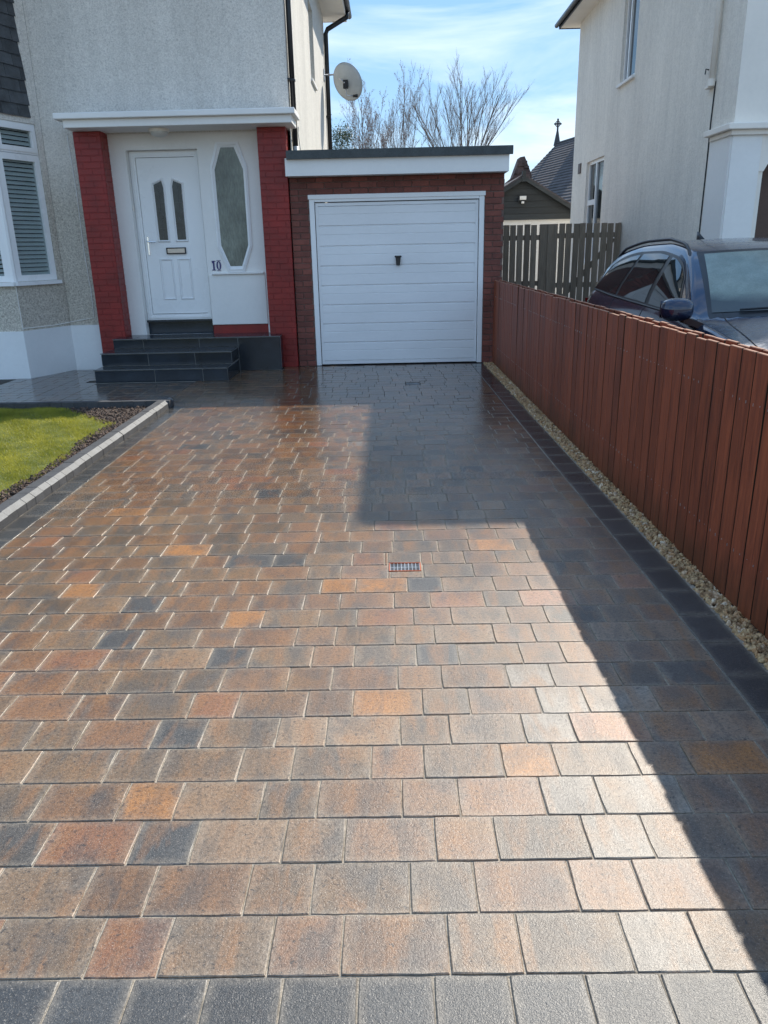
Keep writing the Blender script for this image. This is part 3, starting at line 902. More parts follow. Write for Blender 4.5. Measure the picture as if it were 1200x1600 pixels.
grate(0.17, 0.345, 9.03, 9.19, 'dark gully grate in the wet shaded paving close to the garage door', M['blackm'], 10)
# ================================================================== RED FENCE
fence = empty('red_fence', (1.47, 5.6, 0)); tag(fence, 'low red-brown close-boarded timber fence along the right of the driveway', 'fence')
fm = []
for _ in range(4):
    mb = MB(); h = 1.09 + random.uniform(-0.003, 0.003); w = 0.1145
    mb.cbox(0, 0.017, -w / 2, w / 2, 0.012, h, 0.0028)
    me = mb.mesh('board', [M['fence'], M['fence_edge'], M['fence_top']])
    for p in me.polygons:
        if abs(p.normal.y) > 0.9 and abs(p.normal.z) < 0.5: p.material_index = 1
        elif p.normal.z > 0.5: p.material_index = 2
    fm.append(me)
y = 0.45; P_ = 0.1255
while y < 10.66:
    for side in (0, 1):
        yy = y + side * P_ / 2
        if yy > 10.64: continue
        me = random.choice(fm)
        inst('board', me, fence, (XF(yy) + (0.058 if side else 0) - 1.47, yy - 5.6, random.uniform(-0.003, 0.003) + (0.004 if side else 0)),
             (random.gauss(0, 0.0012), random.gauss(0, 0.002), 0.0105 + random.gauss(0, 0.004)))
    y += P_
mb = MB(); y = 0.45
while y < 10.6:
    for z in (0.25, 0.885):
        for dy in (-0.03, 0.03):
            mb.box(XF(y) - 0.0012, XF(y) + 0.002, y + dy - 0.0028, y + dy + 0.0028, z + random.uniform(-.008, .008), z + 0.006)
    y += P_
o = mb.build('nail_heads', M['steel'], fence); o.location = (-1.47, -5.6, 0); o['kind'] = 'stuff'
for z in (0.22, 0.86):
    mb = MB()
    mb.prism([(XF(0.4) + 0.0185, 0.4, z), (XF(0.4) + 0.0565, 0.4, z), (XF(0.4) + 0.0565, 0.4, z + 0.07), (XF(0.4) + 0.0185, 0.4, z + 0.07)], (XF(10.65) - XF(0.4), 10.25, 0))
    o = mb.build('rail', M['fence'], fence); o.location = (-1.47, -5.6, 0)
for i in range(6):
    yy = 0.55 + i * 2.0
    mb = MB(); mb.cbox(XF(yy) + 0.080, XF(yy) + 0.155, yy, yy + 0.075, -0.05, 1.04, 0.003)
    o = mb.build('post', M['fence'], fence); o.location = (-1.47, -5.6, 0)

# ================================================================== helpers for buildings
def wall(mb, axis, c, u0, u1, z0, z1, holes, t, mi=0):
    """wall in the plane axis=c; holes = (u0,u1,z0,z1); t = signed depth of the reveals"""
    us = sorted(set([u0, u1] + [h for H_ in holes for h in H_[:2]]))
    zs = sorted(set([z0, z1] + [h for H_ in holes for h in H_[2:4]]))
    P3 = (lambda u, d, z: (u, c + d, z)) if axis == 'y' else (lambda u, d, z: (c + d, u, z))
    for i in range(len(us) - 1):
        for j in range(len(zs) - 1):
            um, zm = (us[i] + us[i + 1]) / 2, (zs[j] + zs[j + 1]) / 2
            if any(h[0] < um < h[1] and h[2] < zm < h[3] for h in holes): continue
            a, b, e, f = us[i], us[i + 1], zs[j], zs[j + 1]
            mb.add([P3(a, 0, e), P3(b, 0, e), P3(b, 0, f), P3(a, 0, f)], [(0, 1, 2, 3)], mi)
    for a, b, e, f in [h[:4] for h in holes]:
        q = [(a, e), (b, e), (b, f), (a, f)]
        for k_ in range(4):
            (ua, za), (ub, zb) = q[k_], q[(k_ + 1) % 4]
            mb.add([P3(ua, 0, za), P3(ub, 0, zb), P3(ub, t, zb), P3(ua, t, za)], [(0, 1, 2, 3)], mi)
    return mb

def hip_roof(x0, x1, y0, y1, z, rise, parent, name='roof'):
    mb = MB(); w = min(x1 - x0, y1 - y0) / 2
    if (x1 - x0) > (y1 - y0): r1, r2 = (x0 + w, (y0 + y1) / 2), (x1 - w, (y0 + y1) / 2)
    else: r1, r2 = ((x0 + x1) / 2, y0 + w), ((x0 + x1) / 2, y1 - w)
    v = [(x0, y0, z), (x1, y0, z), (x1, y1, z), (x0, y1, z), (r1[0], r1[1], z + rise), (r2[0], r2[1], z + rise)]
    if (x1 - x0) > (y1 - y0): fs = [(0, 1, 5, 4), (1, 2, 5), (2, 3, 4, 5), (3, 0, 4)]
    else: fs = [(0, 1, 4), (1, 2, 5, 4), (2, 3, 5), (3, 0, 4, 5)]
    mb.add(v, fs)
    return mb.build(name, M['rooftile'], parent)

def frame_rect(mb, P3, u0, u1, z0, z1, w, d0, d1):
    """rectangular frame ring, u/z outer size, bar width w, from depth d0 to d1"""
    o_ = [P3(u0, d0, z0), P3(u1, d0, z0), P3(u1, d0, z1), P3(u0, d0, z1)]
    i_ = [P3(u0 + w, d0, z0 + w), P3(u1 - w, d0, z0 + w), P3(u1 - w, d0, z1 - w), P3(u0 + w, d0, z1 - w)]
    dv = Vector(P3(0, d1, 0)) - Vector(P3(0, d0, 0))
    mb.ring(o_, i_, dv)

# ================================================================== GARAGE
YG = 10.72
gar = empty('garage', (0.12, YG, 0)); tag(gar, 'flat-roofed brick garage with white up-and-over door', 'garage')
gl = (-0.12, -YG, 0)
def gp(mb, name, mats, parent=None, smooth=False):
    o = mb.build(name, mats, parent or gar, smooth)
    if (parent or gar) is gar: o.location = gl
    return o
OX0, OX1, OZ = -1.022, 1.252, 2.188
mb = MB()
wall(mb, 'y', YG + 0.012, -1.262, 1.500, -0.02, 2.60, [(OX0, OX1, -0.02, OZ)], 0.20)
mb.add([(1.500, YG + 0.012, -0.02), (1.500, 16.4, -0.02), (1.500, 16.4, 2.6), (1.500, YG + 0.012, 2.6)], [(0, 1, 2, 3)])
mb.add([(-1.2, 16.4, -0.02), (1.5, 16.4, -0.02), (1.5, 16.4, 2.6), (-1.2, 16.4, 2.6)], [(0, 1, 2, 3)])
gwall = gp(mb, 'wall', M['mortar'])
BL, BH = 0.215, 0.064
CP = 0.0753
bmesh_cache = {}
def brick_me(w, h, d, mat, key):
    k_ = (round(w, 3), round(h, 3), key)
    if k_ not in bmesh_cache:
        mb_ = MB(); mb_.cbox(-w / 2, w / 2, -d, 0.0, -h / 2, h / 2, 0.003)
        bmesh_cache[k_] = mb_.mesh('brick', mat)
    return bmesh_cache[k_]
def lay(x0, x1, z0, z1, yf, parent, mat, key, off=(0, 0, 0), proud=0.010, L=0.225, skip=None, ph=0.0):
    z = z0; c_ = 0
    while z < z1 - 0.02:
        h = min(CP, z1 - z) - 0.010
        if h < 0.02: break
        x = x0 - (0 if c_ % 2 else L / 2) - ph
        while x < x1:
            a, b = max(x, x0), min(x + L, x1)
            x += L
            if b - a < 0.03: continue
            if skip and skip(a, b, z, z + h): continue
            inst('brick', brick_me(b - a - 0.010, h, 0.014, mat, key), parent,
                 ((a + b) / 2 + off[0], yf + 0.014 - 0.0 + off[1] + random.uniform(-0.0015, 0.001), z + h / 2 + 0.005 + off[2]))
        z += CP; c_ += 1
# brick children of the wall piece (its origin is the garage's)
lay(-1.262, OX0, 0.0, OZ, YG, gwall, M['brick'], 'g')
lay(OX1, 1.500, 0.0, OZ, YG, gwall, M['brick'], 'g')
lay(-1.262, 1.500, OZ, 2.40, YG, gwall, M['brick'], 'g')
# side bricks as coursed relief on the right flank (never seen closer than a sliver)
mb = MB()
z = 0.0; c_ = 0
while z < 2.38:
    y = YG + 0.03 + (0.11 if c_ % 2 else 0)
    while y < 16.2:
        mb.box(1.500, 1.508, y, y + 0.215, z + 0.005, z + 0.070); y += 0.225
    z += CP; c_ += 1
o = gp(mb, 'side_brickwork', M['brick']); o['kind'] = 'stuff'
mb = MB(); mb.box(-1.275, 1.520, YG - 0.24, YG - 0.21, 2.40, 2.605); mb.box(1.49, 1.52, YG - 0.17, 16.4, 2.40, 2.605); gp(mb, 'fascia', M['white'])
mb = MB(); mb.box(-1.27, 1.49, YG - 0.209, YG + 0.0, 2.402, 2.418); gp(mb, 'soffit', M['white'])
mb = MB(); mb.box(-1.25, 1.56, YG - 0.275, 16.5, 2.62, 2.690)
mb.box(-1.25, 1.56, YG - 0.285, YG - 0.242, 2.590, 2.682); gp(mb, 'roof', M['felt'])
# frame
mb = MB()
FW_ = 0.068
mb.cbox(OX0 + 0.002, OX0 + FW_, YG + 0.004, YG + 0.07, 0.004, OZ - 0.002, 0.004)
mb.cbox(OX1 - FW_, OX1 - 0.002, YG + 0.004, YG + 0.07, 0.004, OZ - 0.002, 0.004)
mb.cbox(OX0 + FW_ + .001, OX1 - FW_ - .001, YG + 0.004, YG + 0.07, OZ - 0.085, OZ - 0.002, 0.004)
mb.cbox(OX0 - 0.01, OX1 + 0.01, YG - 0.008, YG + 0.003, OZ - 0.05, OZ + 0.004, 0.002)
gp(mb, 'door_frame', M['upvc'])
gd = MB()
gx0, gx1 = OX0 + FW_ + 0.008, OX1 - FW_ - 0.008
gz0, gz1 = 0.018, OZ - 0.095
yd_ = YG + 0.035
# pressed steel leaf: eight ribbed panels in an edge frame
fr = MB(); P3 = lambda u, d, z: (u, yd_ + d, z)
frame_rect(fr, P3, gx0, gx1, gz0, gz1, 0.038, -0.006, 0.03)
gdo = gp(fr, 'garage_door', M['gdoor'])
pz0, pz1 = gz0 + 0.038, gz1 - 0.038
nP = 8; ph_ = (pz1 - pz0) / nP
mb = MB()
xa, xb = gx0 + 0.0385, gx1 - 0.0385
prof = [(0.0, 0.016), (0.006, 0.016), (0.014, 0.000), (0.058, 0.000), (0.100, 0.0), (0.142, 0.000), (0.147, 0.0045), (0.152, 0.000), (0.184, 0.000), (ph_ - 0.010, 0.000), (ph_, 0.016)]
vs = []
for z_, d_ in prof: vs += [(xa, d_, z_), (xb, d_, z_)]
mb.add(vs, [(2 * i, 2 * i + 1, 2 * i + 3, 2 * i + 2) for i in range(len(prof) - 1)])
pme = mb.mesh('panel', M['gdoor'], fixn=False)
for i in range(nP): inst('panel', pme, gdo, (0, yd_ - 0.004, pz0 + i * ph_))
mb = MB(); mb.box(gx0, gx1, yd_ + 0.025, yd_ + 0.035, gz0, gz1); o = gp(mb, 'door_backing', M['gdoor'])
mb = MB()
hz = 1.375; hx = 0.122; hy_ = yd_ - 0.010
mb.tube([(hx, hy_ + 0.004, hz + 0.02), (hx, hy_ - 0.028, hz + 0.02)], [0.024, 0.02], 12)
mb.cbox(hx - 0.046, hx + 0.046, hy_ - 0.045, hy_ - 0.028, hz + 0.028, hz + 0.050, 0.005)
mb.prism([(hx - 0.034, hy_ - 0.030, hz + 0.03), (hx - 0.024, hy_ - 0.030, hz - 0.072), (hx + 0.024, hy_ - 0.030, hz - 0.072), (hx + 0.034, hy_ - 0.030, hz + 0.03)], (0, 0.026, 0))
gp(mb, 'door_handle', M['black'])

# ================================================================== MAIN HOUSE (left)
XS, YW = -1.235, 10.90          # side wall plane, front wall plane
YP, YI = 10.68, 10.95           # pillar fronts, porch infill wall
hs = empty('rendered_house', (-3.5, 10.9, 0)); tag(hs, 'grey pebble-dashed house with red brick porch pillars and white front door', 'house')
ho = (3.5, -10.9, 0)
def hp(mb, name, mats, parent=None, smooth=False, fixn=True):
    o = mb.build(name, mats, parent or hs, smooth, fixn=fixn)
    if parent is None: o.location = ho
    return o
HE = 5.95
mb = MB()
wall(mb, 'y', YW, -4.42, XS, 2.98, HE, [], 0.1)
wall(mb, 'y', YW, -4.42, -3.90, 0.60, 2.98, [], 0.1)
hp(mb, 'front_wall', M['dash_main'])
mb = MB()
SW = [(14.42, 15.2, 4.22, 5.38)]
wall(mb, 'x', XS, YW, 17.85, 0, HE, SW, -0.10)
mb.add([(XS, 17.85, 0), (-11, 17.85, 0), (-11, 17.85, HE), (XS, 17.85, HE)], [(0, 1, 2, 3)])
mb.add([(-11, 17.85, 0), (-11, 10.2, 0), (-11, 10.2, HE), (-11, 17.85, HE)], [(0, 1, 2, 3)])
hp(mb, 'side_wall', M['dash_side'])
P3 = lambda u, d, z: (XS - 0.075 - d, u, z)
mb = MB(); frame_rect(mb, P3, 14.42, 15.2, 4.22, 5.38, 0.06, 0, 0.05); sw = hp(mb, 'window', M['upvc'])
mb = MB(); mb.box(XS - 0.12, XS - 0.10, 14.48, 15.14, 4.28, 5.32); mb.build('pane', M['darkglass'], sw)
mb = MB(); mb.cbox(XS - 0.06, XS + 0.035, 14.38, 15.24, 4.17, 4.218, 0.005); mb.build('sill', M['white'], sw)
# dark void behind windows
mb = MB(); mb.box(-9.5, -4.0, 11.3, 16, 0.6, 5.5); mb.build('room_void', M['interior'], hs).location = ho
# eaves, gutter, roof
mb = MB()
mb.box(-11.4, XS + 0.44, 9.8, 18.2, HE, HE + 0.02)
hp(mb, 'soffit', M['cream'])
mb = MB(); mb.box(XS + 0.44, XS + 0.462, 10.45, 18.22, HE - 0.02, HE + 0.14); mb.box(-11.4, XS + 0.44, 18.2, 18.222, HE - 0.02, HE + 0.14); hp(mb, 'fascia', M['white'])
mb = MB(); mb.tube([(XS + 0.515, 10.45, HE + 0.085), (XS + 0.515, 18.24, HE + 0.085)], 0.052, 12); hp(mb, 'gutter', M['black'], smooth=True)
o = hip_roof(-11.5, XS + 0.50, 9.9, 18.3, HE + 0.145, 3.2, hs); o.location = ho

# plinth following the bay
BX, BY, CX, CY = -4.74, 10.14, -4.42, 10.895
plo = [(-8.5, BY - 0.02), (BX + 0.008, BY - 0.02), (CX + 0.012, CY - 0.035), (-3.958, CY - 0.035), (-3.958, CY + 0.1), (-8.5, CY + 0.1)]
mb = MB(); mb.prism([(x_, y_, -0.03) for x_, y_ in plo], (0, 0, 0.635)); hp(mb, 'plinth', M['plinth'])
# bay walls
bf = Vector((CX - BX, CY - BY, 0)); bfl = bf.length; bdir = bf.normalized(); bn = Vector((bdir.y, -bdir.x, 0))   # outward normal
def BP(u, d, z):    # along the canted facet, d = outward
    return (BX + bdir.x * u + bn.x * d, BY + bdir.y * u + bn.y * d, z)
bay = MB()
WZ0, WZ1 = 1.215, 3.10
bay.add([BP(0, 0, 0.58), BP(bfl, 0, 0.58), BP(bfl, 0, WZ0), BP(0, 0, WZ0)], [(0, 1, 2, 3)])
bay.add([BP(bfl * 0.88, 0, WZ0), BP(bfl, 0, WZ0), BP(bfl, 0, WZ1), BP(bfl * 0.88, 0, WZ1)], [(0, 1, 2, 3)])
bay.add([BP(bfl * 0.88, 0, WZ0), BP(bfl * 0.88, 0, WZ1), BP(bfl * 0.88, -0.15, WZ1), BP(bfl * 0.88, -0.15, WZ0)], [(0, 1, 2, 3)])
bay.add([BP(0, 0, WZ1), BP(bfl, 0, WZ1), BP(bfl, 0, HE), BP(0, 0, HE)], [(0, 1, 2, 3)])
bay.add([BP(0, 0, WZ1), BP(0, -0.15, WZ1), BP(bfl, -0.15, WZ1), BP(bfl, 0, WZ1)], [(0, 1, 2, 3)])
bay.add([BP(0, 0, WZ0), BP(0, -0.15, WZ0), BP(bfl, -0.15, WZ0), BP(bfl, 0, WZ0)], [(0, 1, 2, 3)])
wall(bay, 'y', BY, -8.5, BX, 0.58, HE, [(-7.5, BX - 0.02, WZ0, WZ1)], 0.15)
bw_ = hp(bay, 'bay_wall', M['dash_main'])
# bay window: canted light and the start of the front light
U1 = bfl * 0.875
wm = MB()
def bring(u0, u1, z0, z1, w, d0, d1):
    o_ = [BP(u0, d0, z0), BP(u1, d0, z0), BP(u1, d0, z1), BP(u0, d0, z1)]
    i_ = [BP(u0 + w, d0, z0 + w), BP(u1 - w, d0, z0 + w), BP(u1 - w, d0, z1 - w), BP(u0 + w, d0, z1 - w)]
    wm.ring(o_, i_, bn * (d1 - d0))
wm.prism([(BX - 0.075, BY + 0.02, WZ0), (BX - 0.005, BY - 0.006, WZ0), BP(0.02, 0.008, WZ0), BP(0.09, -0.03, WZ0), (BX - 0.03, BY + 0.09, WZ0)], (0, 0, WZ1 - WZ0))
bring(0.06, U1, WZ0 + 0.002, 2.735, 0.075, -0.012, -0.07)
bring(0.06, U1, 2.74, WZ1 - 0.002, 0.075, -0.012, -0.07)
bring(0.105, U1 - 0.01, 2.765, WZ1 - 0.03, 0.055, -0.002, -0.05)
P3 = lambda u, d, z: (u, BY + 0.015 + d, z)
frame_rect(wm, P3, -6.2, BX - 0.05, WZ0 + 0.002, 2.735, 0.075, 0, 0.06)
frame_rect(wm, P3, -6.2, BX - 0.05, 2.74, WZ1 - 0.002, 0.075, 0, 0.06)
bwin = hp(wm, 'bay_window', M['upvc'])
mb = MB(); mb.prism([BP(0.12, -0.045, WZ0 + 0.07), BP(U1 - 0.07, -0.045, WZ0 + 0.07), BP(U1 - 0.07, -0.045, 2.665), BP(0.12, -0.045, 2.665)], bn * -0.006); mb.build('pane', M['glass'], bwin)
mb = MB(); mb.prism([BP(0.12, -0.04, 2.81), BP(U1 - 0.07, -0.04, 2.81), BP(U1 - 0.07, -0.04, 3.03), BP(0.12, -0.04, 3.03)], bn * -0.006); mb.build('pane', M['glass'], bwin)
mb = MB(); mb.box(-6.13, BX - 0.12, BY + 0.05, BY + 0.056, WZ0 + 0.07, 2.665); mb.box(-6.13, BX - 0.12, BY + 0.05, BY + 0.056, 2.81, 3.03); mb.build('pane', M['glass'], bwin)
mb = MB()
z = WZ0 + 0.07
while z < 3.06:
    q = 0.052
    mb.add([BP(0.09, -0.058, z), BP(U1 - 0.03, -0.058, z), BP(U1 - 0.03, -0.070, z + 0.034), BP(0.09, -0.070, z + 0.034), BP(0.09, -0.082, z + 0.045), BP(U1 - 0.03, -0.082, z + 0.045)], [(0, 1, 2, 3), (3, 2, 5, 4)])
    mb.add([(-6.1, BY + 0.10, z), (BX - 0.06, BY + 0.10, z), (BX - 0.06, BY + 0.118, z + 0.035), (-6.1, BY + 0.118, z + 0.035)], [(0, 1, 2, 3)])
    z += q
o = mb.build('blind', M['blind'], bwin, fixn=False); o['kind'] = 'stuff'
mb = MB(); mb.prism([BP(-0.01, 0.055, 1.168), BP(U1 + 0.015, 0.055, 1.168), BP(U1 + 0.015, -0.02, 1.168), BP(-0.01, -0.02, 1.168)], (0, 0, 0.045))
mb.prism([(-6.3, BY - 0.055, 1.168), (BX + 0.006, BY - 0.055, 1.168), (BX + 0.006, BY + 0.02, 1.168), (-6.3, BY + 0.02, 1.168)], (0, 0, 0.0448)); mb.build('sill', M['upvc'], bwin)
# slate hanging above the bay window
sl = empty('slate_hanging', ho, hs)
rise = 0.1385
for r_ in range(11):
    z = 3.165 + r_ * rise
    u = -0.02 - (0.14 if r_ % 2 else 0.0)
    while u < bfl * 0.80:
        w = random.uniform(0.23, 0.30)
        a, b = max(u, -0.01), min(u + w, bfl * 0.80 + (0.012 if r_ % 2 else 0))
        u += w
        if b - a < 0.05: continue
        mb = MB()
        j = random.uniform(-0.004, 0.004)
        v = [BP(a + 0.002, 0.024, z + j), BP(b - 0.002, 0.024, z + j + random.uniform(-.003, .003)), BP(b - 0.002, 0.008, z + rise + 0.02), BP(a + 0.002, 0.008, z + rise + 0.02)]
        w_ = [BP(a + 0.002, 0.016, z + j), BP(b - 0.002, 0.016, z + j), BP(b - 0.002, 0.001, z + rise + 0.02), BP(a + 0.002, 0.001, z + rise + 0.02)]
        mb.add(v + w_, [(0, 1, 2, 3), (7, 6, 5, 4), (0, 4, 5, 1), (1, 5, 6, 2), (2, 6, 7, 3), (3, 7, 4, 0)])
        mb.build('slate', M['slate'], sl)
    x_ = BX
    k_ = 0
    while x_ > -5.6:
        w = random.uniform(0.23, 0.30)
        mb = MB(); mb.add([(x_ - w + .002, BY - 0.024, z), (x_ - .002, BY - 0.024, z), (x_ - .002, BY - 0.008, z + rise + .02), (x_ - w + .002, BY - 0.008, z + rise + .02),
                           (x_ - w + .002, BY - 0.014, z), (x_ - .002, BY - 0.014, z), (x_ - .002, BY - 0.001, z + rise + .02), (x_ - w + .002, BY - 0.001, z + rise + .02)],
                          [(0, 1, 2, 3), (7, 6, 5, 4), (0, 4, 5, 1), (1, 5, 6, 2), (2, 6, 7, 3), (3, 7, 4, 0)])
        mb.build('slate', M['slate'], sl); x_ -= w
# thin cables on the render
mb = MB(); mb.tube([(-3.99 - 0.11, YW - 0.006, 2.98), (-4.08, YW - 0.006, 2.3), (-4.09, YW - 0.006, 1.6), (-4.07, YW - 0.006, 1.0), (-4.08, YW - 0.006, 0.70), (-4.38, YW - 0.012, 0.655), BP(bfl * 0.6, 0.008, 0.635), BP(0.02, 0.008, 0.64), (-5.8, BY - 0.008, 0.66)], 0.0055, 6)
hp(mb, 'wall_cable', M['white'], smooth=True)
mb = MB(); mb.tube([BP(-0.003, 0.006, 0.62), BP(-0.003, 0.006, 1.168)], 0.004, 6); hp(mb, 'corner_bead', M['white'])

# ---- porch: pillars, infill, canopy
def pillar(x0, x1, inner, z0):
    p = MB(); p.box(x0 + 0.004, x1 - 0.004, YP + 0.0065, YI + 0.02, z0, 2.99)
    po = hp(p, 'pillar', M['redjoint'])
    lay(x0, x1, z0, 2.985, YP + 0.003, po, M['redpaint'], 'r', ph=0.03)
    z = z0; c_ = 0
    sx_ = x1 if inner > 0 else x0
    while z < 2.96:
        ys_ = YP + 0.012 + (0.10 if c_ % 2 else 0.0)
        segs = [(YP + 0.013, YP + 0.103), (YP + 0.113, YI)] if c_ % 2 else [(YP + 0.013, YP + 0.215), (YP + 0.225, YI)]
        for a, b in segs:
            if b - a < 0.02: continue
            key = ('s', round(b - a, 3))
            if key not in bmesh_cache:
                m_ = MB(); m_.cbox(-0.007, 0.007, -(b - a) / 2, (b - a) / 2, -0.0327, 0.0327, 0.003); bmesh_cache[key] = m_.mesh('brick', M['redpaint'])
            inst('brick', bmesh_cache[key], po, (sx_ - 0.007 * (1 if inner > 0 else -1) + random.uniform(-.001, .001), (a + b) / 2, z + 0.0377))
        z += CP; c_ += 1
    return po
pillar(-3.955, -3.605, 1, 0.0)
pillar(-1.635, -1.272, 1, 0.0)
DX0, DX1, DZ0, DZ1 = -3.395, -2.462, 0.45, 2.795
mb = MB()
oc = -2.068
wall(mb, 'y', YI, -3.64, -1.60, 0.44, 2.985, [(DX0, DX1, 0.44, DZ1), (-2.462, -1.69, 0.44, 0.565)], 0.17)
infill = hp(mb, 'porch_wall', M['white'])
mb = MB(); mb.box(-2.459, -1.64, YI + 0.010, YI + 0.16, 0.445, 0.562); hp(mb, 'brick_course', M['redpaint'])
# slightly proud painted board below the window
mb = MB(); mb.cbox(-2.455, -1.69, YI - 0.014, YI - 0.001, 0.567, 1.228, 0.004); hp(mb, 'infill_board', M['white'])
# octagonal window
def octo(h1, h2, h3, z):
    return [(oc - h3, z[3]), (oc + h3, z[3]), (oc + h2 * 0.97, z[2]), (oc + h2, z[1]), (oc + h1, z[0]), (oc - h1, z[0]), (oc - h2, z[1]), (oc - h2 * 0.97, z[2])]
oo = octo(0.145, 0.243, 0.11, (2.862, 2.56, 1.585, 1.255)); oi_ = octo(0.115, 0.215, 0.088, (2.83, 2.55, 1.59, 1.295)); og = octo(0.086, 0.186, 0.078, (2.80, 2.535, 1.60, 1.335))
mb = MB()
mb.ring([(x_, YI - 0.016, z_) for x_, z_ in oo], [(x_, YI - 0.028, z_) for x_, z_ in oi_], (0, 0.045, 0))
mb.ring([(x_, YI - 0.020, z_) for x_, z_ in oi_], [(x_, YI - 0.004, z_) for x_, z_ in og], (0, 0.03, 0))
ow = hp(mb, 'octagonal_window', M['upvc'])
mb = MB(); mb.prism([(x_, YI - 0.006, z_) for x_, z_ in og], (0, 0.004, 0)); mb.build('pane', M['obscured'], ow)
mb = MB(); mb.cbox(-2.405, -1.70, YI - 0.045, YI - 0.001, 1.230, 1.252, 0.004); hp(mb, 'window_ledge', M['white'])
# number 10 in blue serif figures
nd = MB()
nx, nz_, nh = -2.405, 1.285, 0.125
yq = YI - 0.008
def nbox(a, b, c, d): nd.box(nx + a, nx + b, yq, YI - 0.001, nz_ + c, nz_ + d)
nbox(0.020, 0.041, 0.010, nh - 0.010); nbox(0.004, 0.057, 0, 0.0098); nbox(0.004, 0.057, nh - 0.0098, nh)
nd.prism([(nx + 0.004, yq, nz_ + nh - 0.030), (nx + 0.0198, yq, nz_ + nh - 0.030), (nx + 0.0198, yq, nz_ + nh - 0.010), (nx + 0.014, yq, nz_ + nh - 0.010)], (0, 0.007, 0))
cx0, cz0 = nx + 0.098, nz_ + nh / 2
K = 20
outr = [(cx0 + 0.032 * math.cos(t * 2 * math.pi / K), yq, cz0 + (nh / 2 - 0.004) * math.sin(t * 2 * math.pi / K)) for t in range(K)]
innr = [(cx0 + 0.012 * math.cos(t * 2 * math.pi / K), yq, cz0 + (nh / 2 - 0.013) * math.sin(t * 2 * math.pi / K)) for t in range(K)]
nd.ring(outr, innr, (0, 0.007, 0))
nbox(0.070, 0.126, -0.006, -0.001); nbox(0.070, 0.126, nh + 0.001, nh + 0.006)
hp(nd, 'house_number', M['blue'])
# canopy
mb = MB()
mb.cbox(-4.035, -1.105, 10.33, YW - 0.001, 3.083, 3.152, 0.008); mb.cbox(-3.945, -1.152, 10.385, YW - 0.001, 2.992, 3.0825, 0.006)
mb.box(-3.945, -1.24, YW, YI + 0.17, 2.992, 3.06)
cn = hp(mb, 'canopy', M['white'])
mb = MB()
x_ = -3.9
vs = []; k_ = 0
pts = []
while x_ < -1.15:
    pts.append((x_, random.uniform(0.016, 0.034))); x_ += 0.12
for i in range(len(pts) - 1):
    (a, h1), (b, h2) = pts[i], pts[i + 1]
    mb.add([(a, 10.52, 3.153), (b, 10.52, 3.153), (b, YW - 0.004, 3.153 + h2 + 0.02), (a, YW - 0.004, 3.153 + h1 + 0.02), (a, 10.36, 3.1525 + h1 * 0.1), (b, 10.36, 3.1525 + h2 * 0.1)], [(0, 1, 2, 3), (4, 5, 1, 0)])
mb.build('lead_flashing', M['lead'], cn)
# porch light
mb = MB()
lc = (-2.85, 10.66)
for (r0, z0_, r1, z1_) in ((0.118, 2.991, 0.118, 2.972),):
    mb.tube([(lc[0], lc[1], 2.9915), (lc[0], lc[1], 2.960)], [0.128, 0.122], 24)
pl = hp(mb, 'porch_light', M['cream'], smooth=False)
mb = MB(); zz = [2.962, 2.945, 2.925, 2.908, 2.900]; rr__ = [0.112, 0.108, 0.092, 0.06, 0.012]
mb.tube([(lc[0], lc[1], z_) for z_ in zz], rr__, 24); mb.build('lens', plain('porch_light_lens', (0.62, 0.60, 0.55), 0.3), pl, smooth=True)
# ---- front door
YD = YI + 0.125
fd = MB(); P3 = lambda u, d, z: (u, YD + d, z)
frame_rect(fd, P3, DX0 + 0.004, DX1 - 0.004, 0.640, DZ1 - 0.003, 0.075, -0.01, 0.05)
frame_rect(fd, P3, DX0 + 0.03, DX1 - 0.03, 0.66, DZ1 - 0.03, 0.025, -0.018, 0.0)
hp(fd, 'door_frame', M['upvc'])
dl = MB()
LX0, LX1, LZ0, LZ1 = -3.313, -2.542, 0.722, 2.712
g1 = [(-3.108, 1.690), (-2.993, 1.690), (-2.988, 2.35), (-3.006, 2.43), (-3.112, 2.385)]
g2 = [(2 * -2.9275 - x_, z_) for x_, z_ in reversed(g1)]
cxm = -2.9275
dl.box(LX0, LX1, YD + 0.010, YD + 0.045, LZ0, LZ1)
door = hp(dl, 'front_door', M['upvc'])
def outset(pts, d):
    cx = sum(p[0] for p in pts) / len(pts); out = []
    n = len(pts)
    for i in range(n):
        p0, p, p1 = Vector(pts[i - 1]), Vector(pts[i]), Vector(pts[(i + 1) % n])
        e1 = (p - p0).normalized(); e2 = (p1 - p).normalized()
        n1 = Vector((e1.y, -e1.x)); n2 = Vector((e2.y, -e2.x))
        b = (n1 + n2).normalized(); k = d / max(0.3, b.dot(n1))
        out.append((p.x + b.x * k, p.y + b.y * k))
    return out
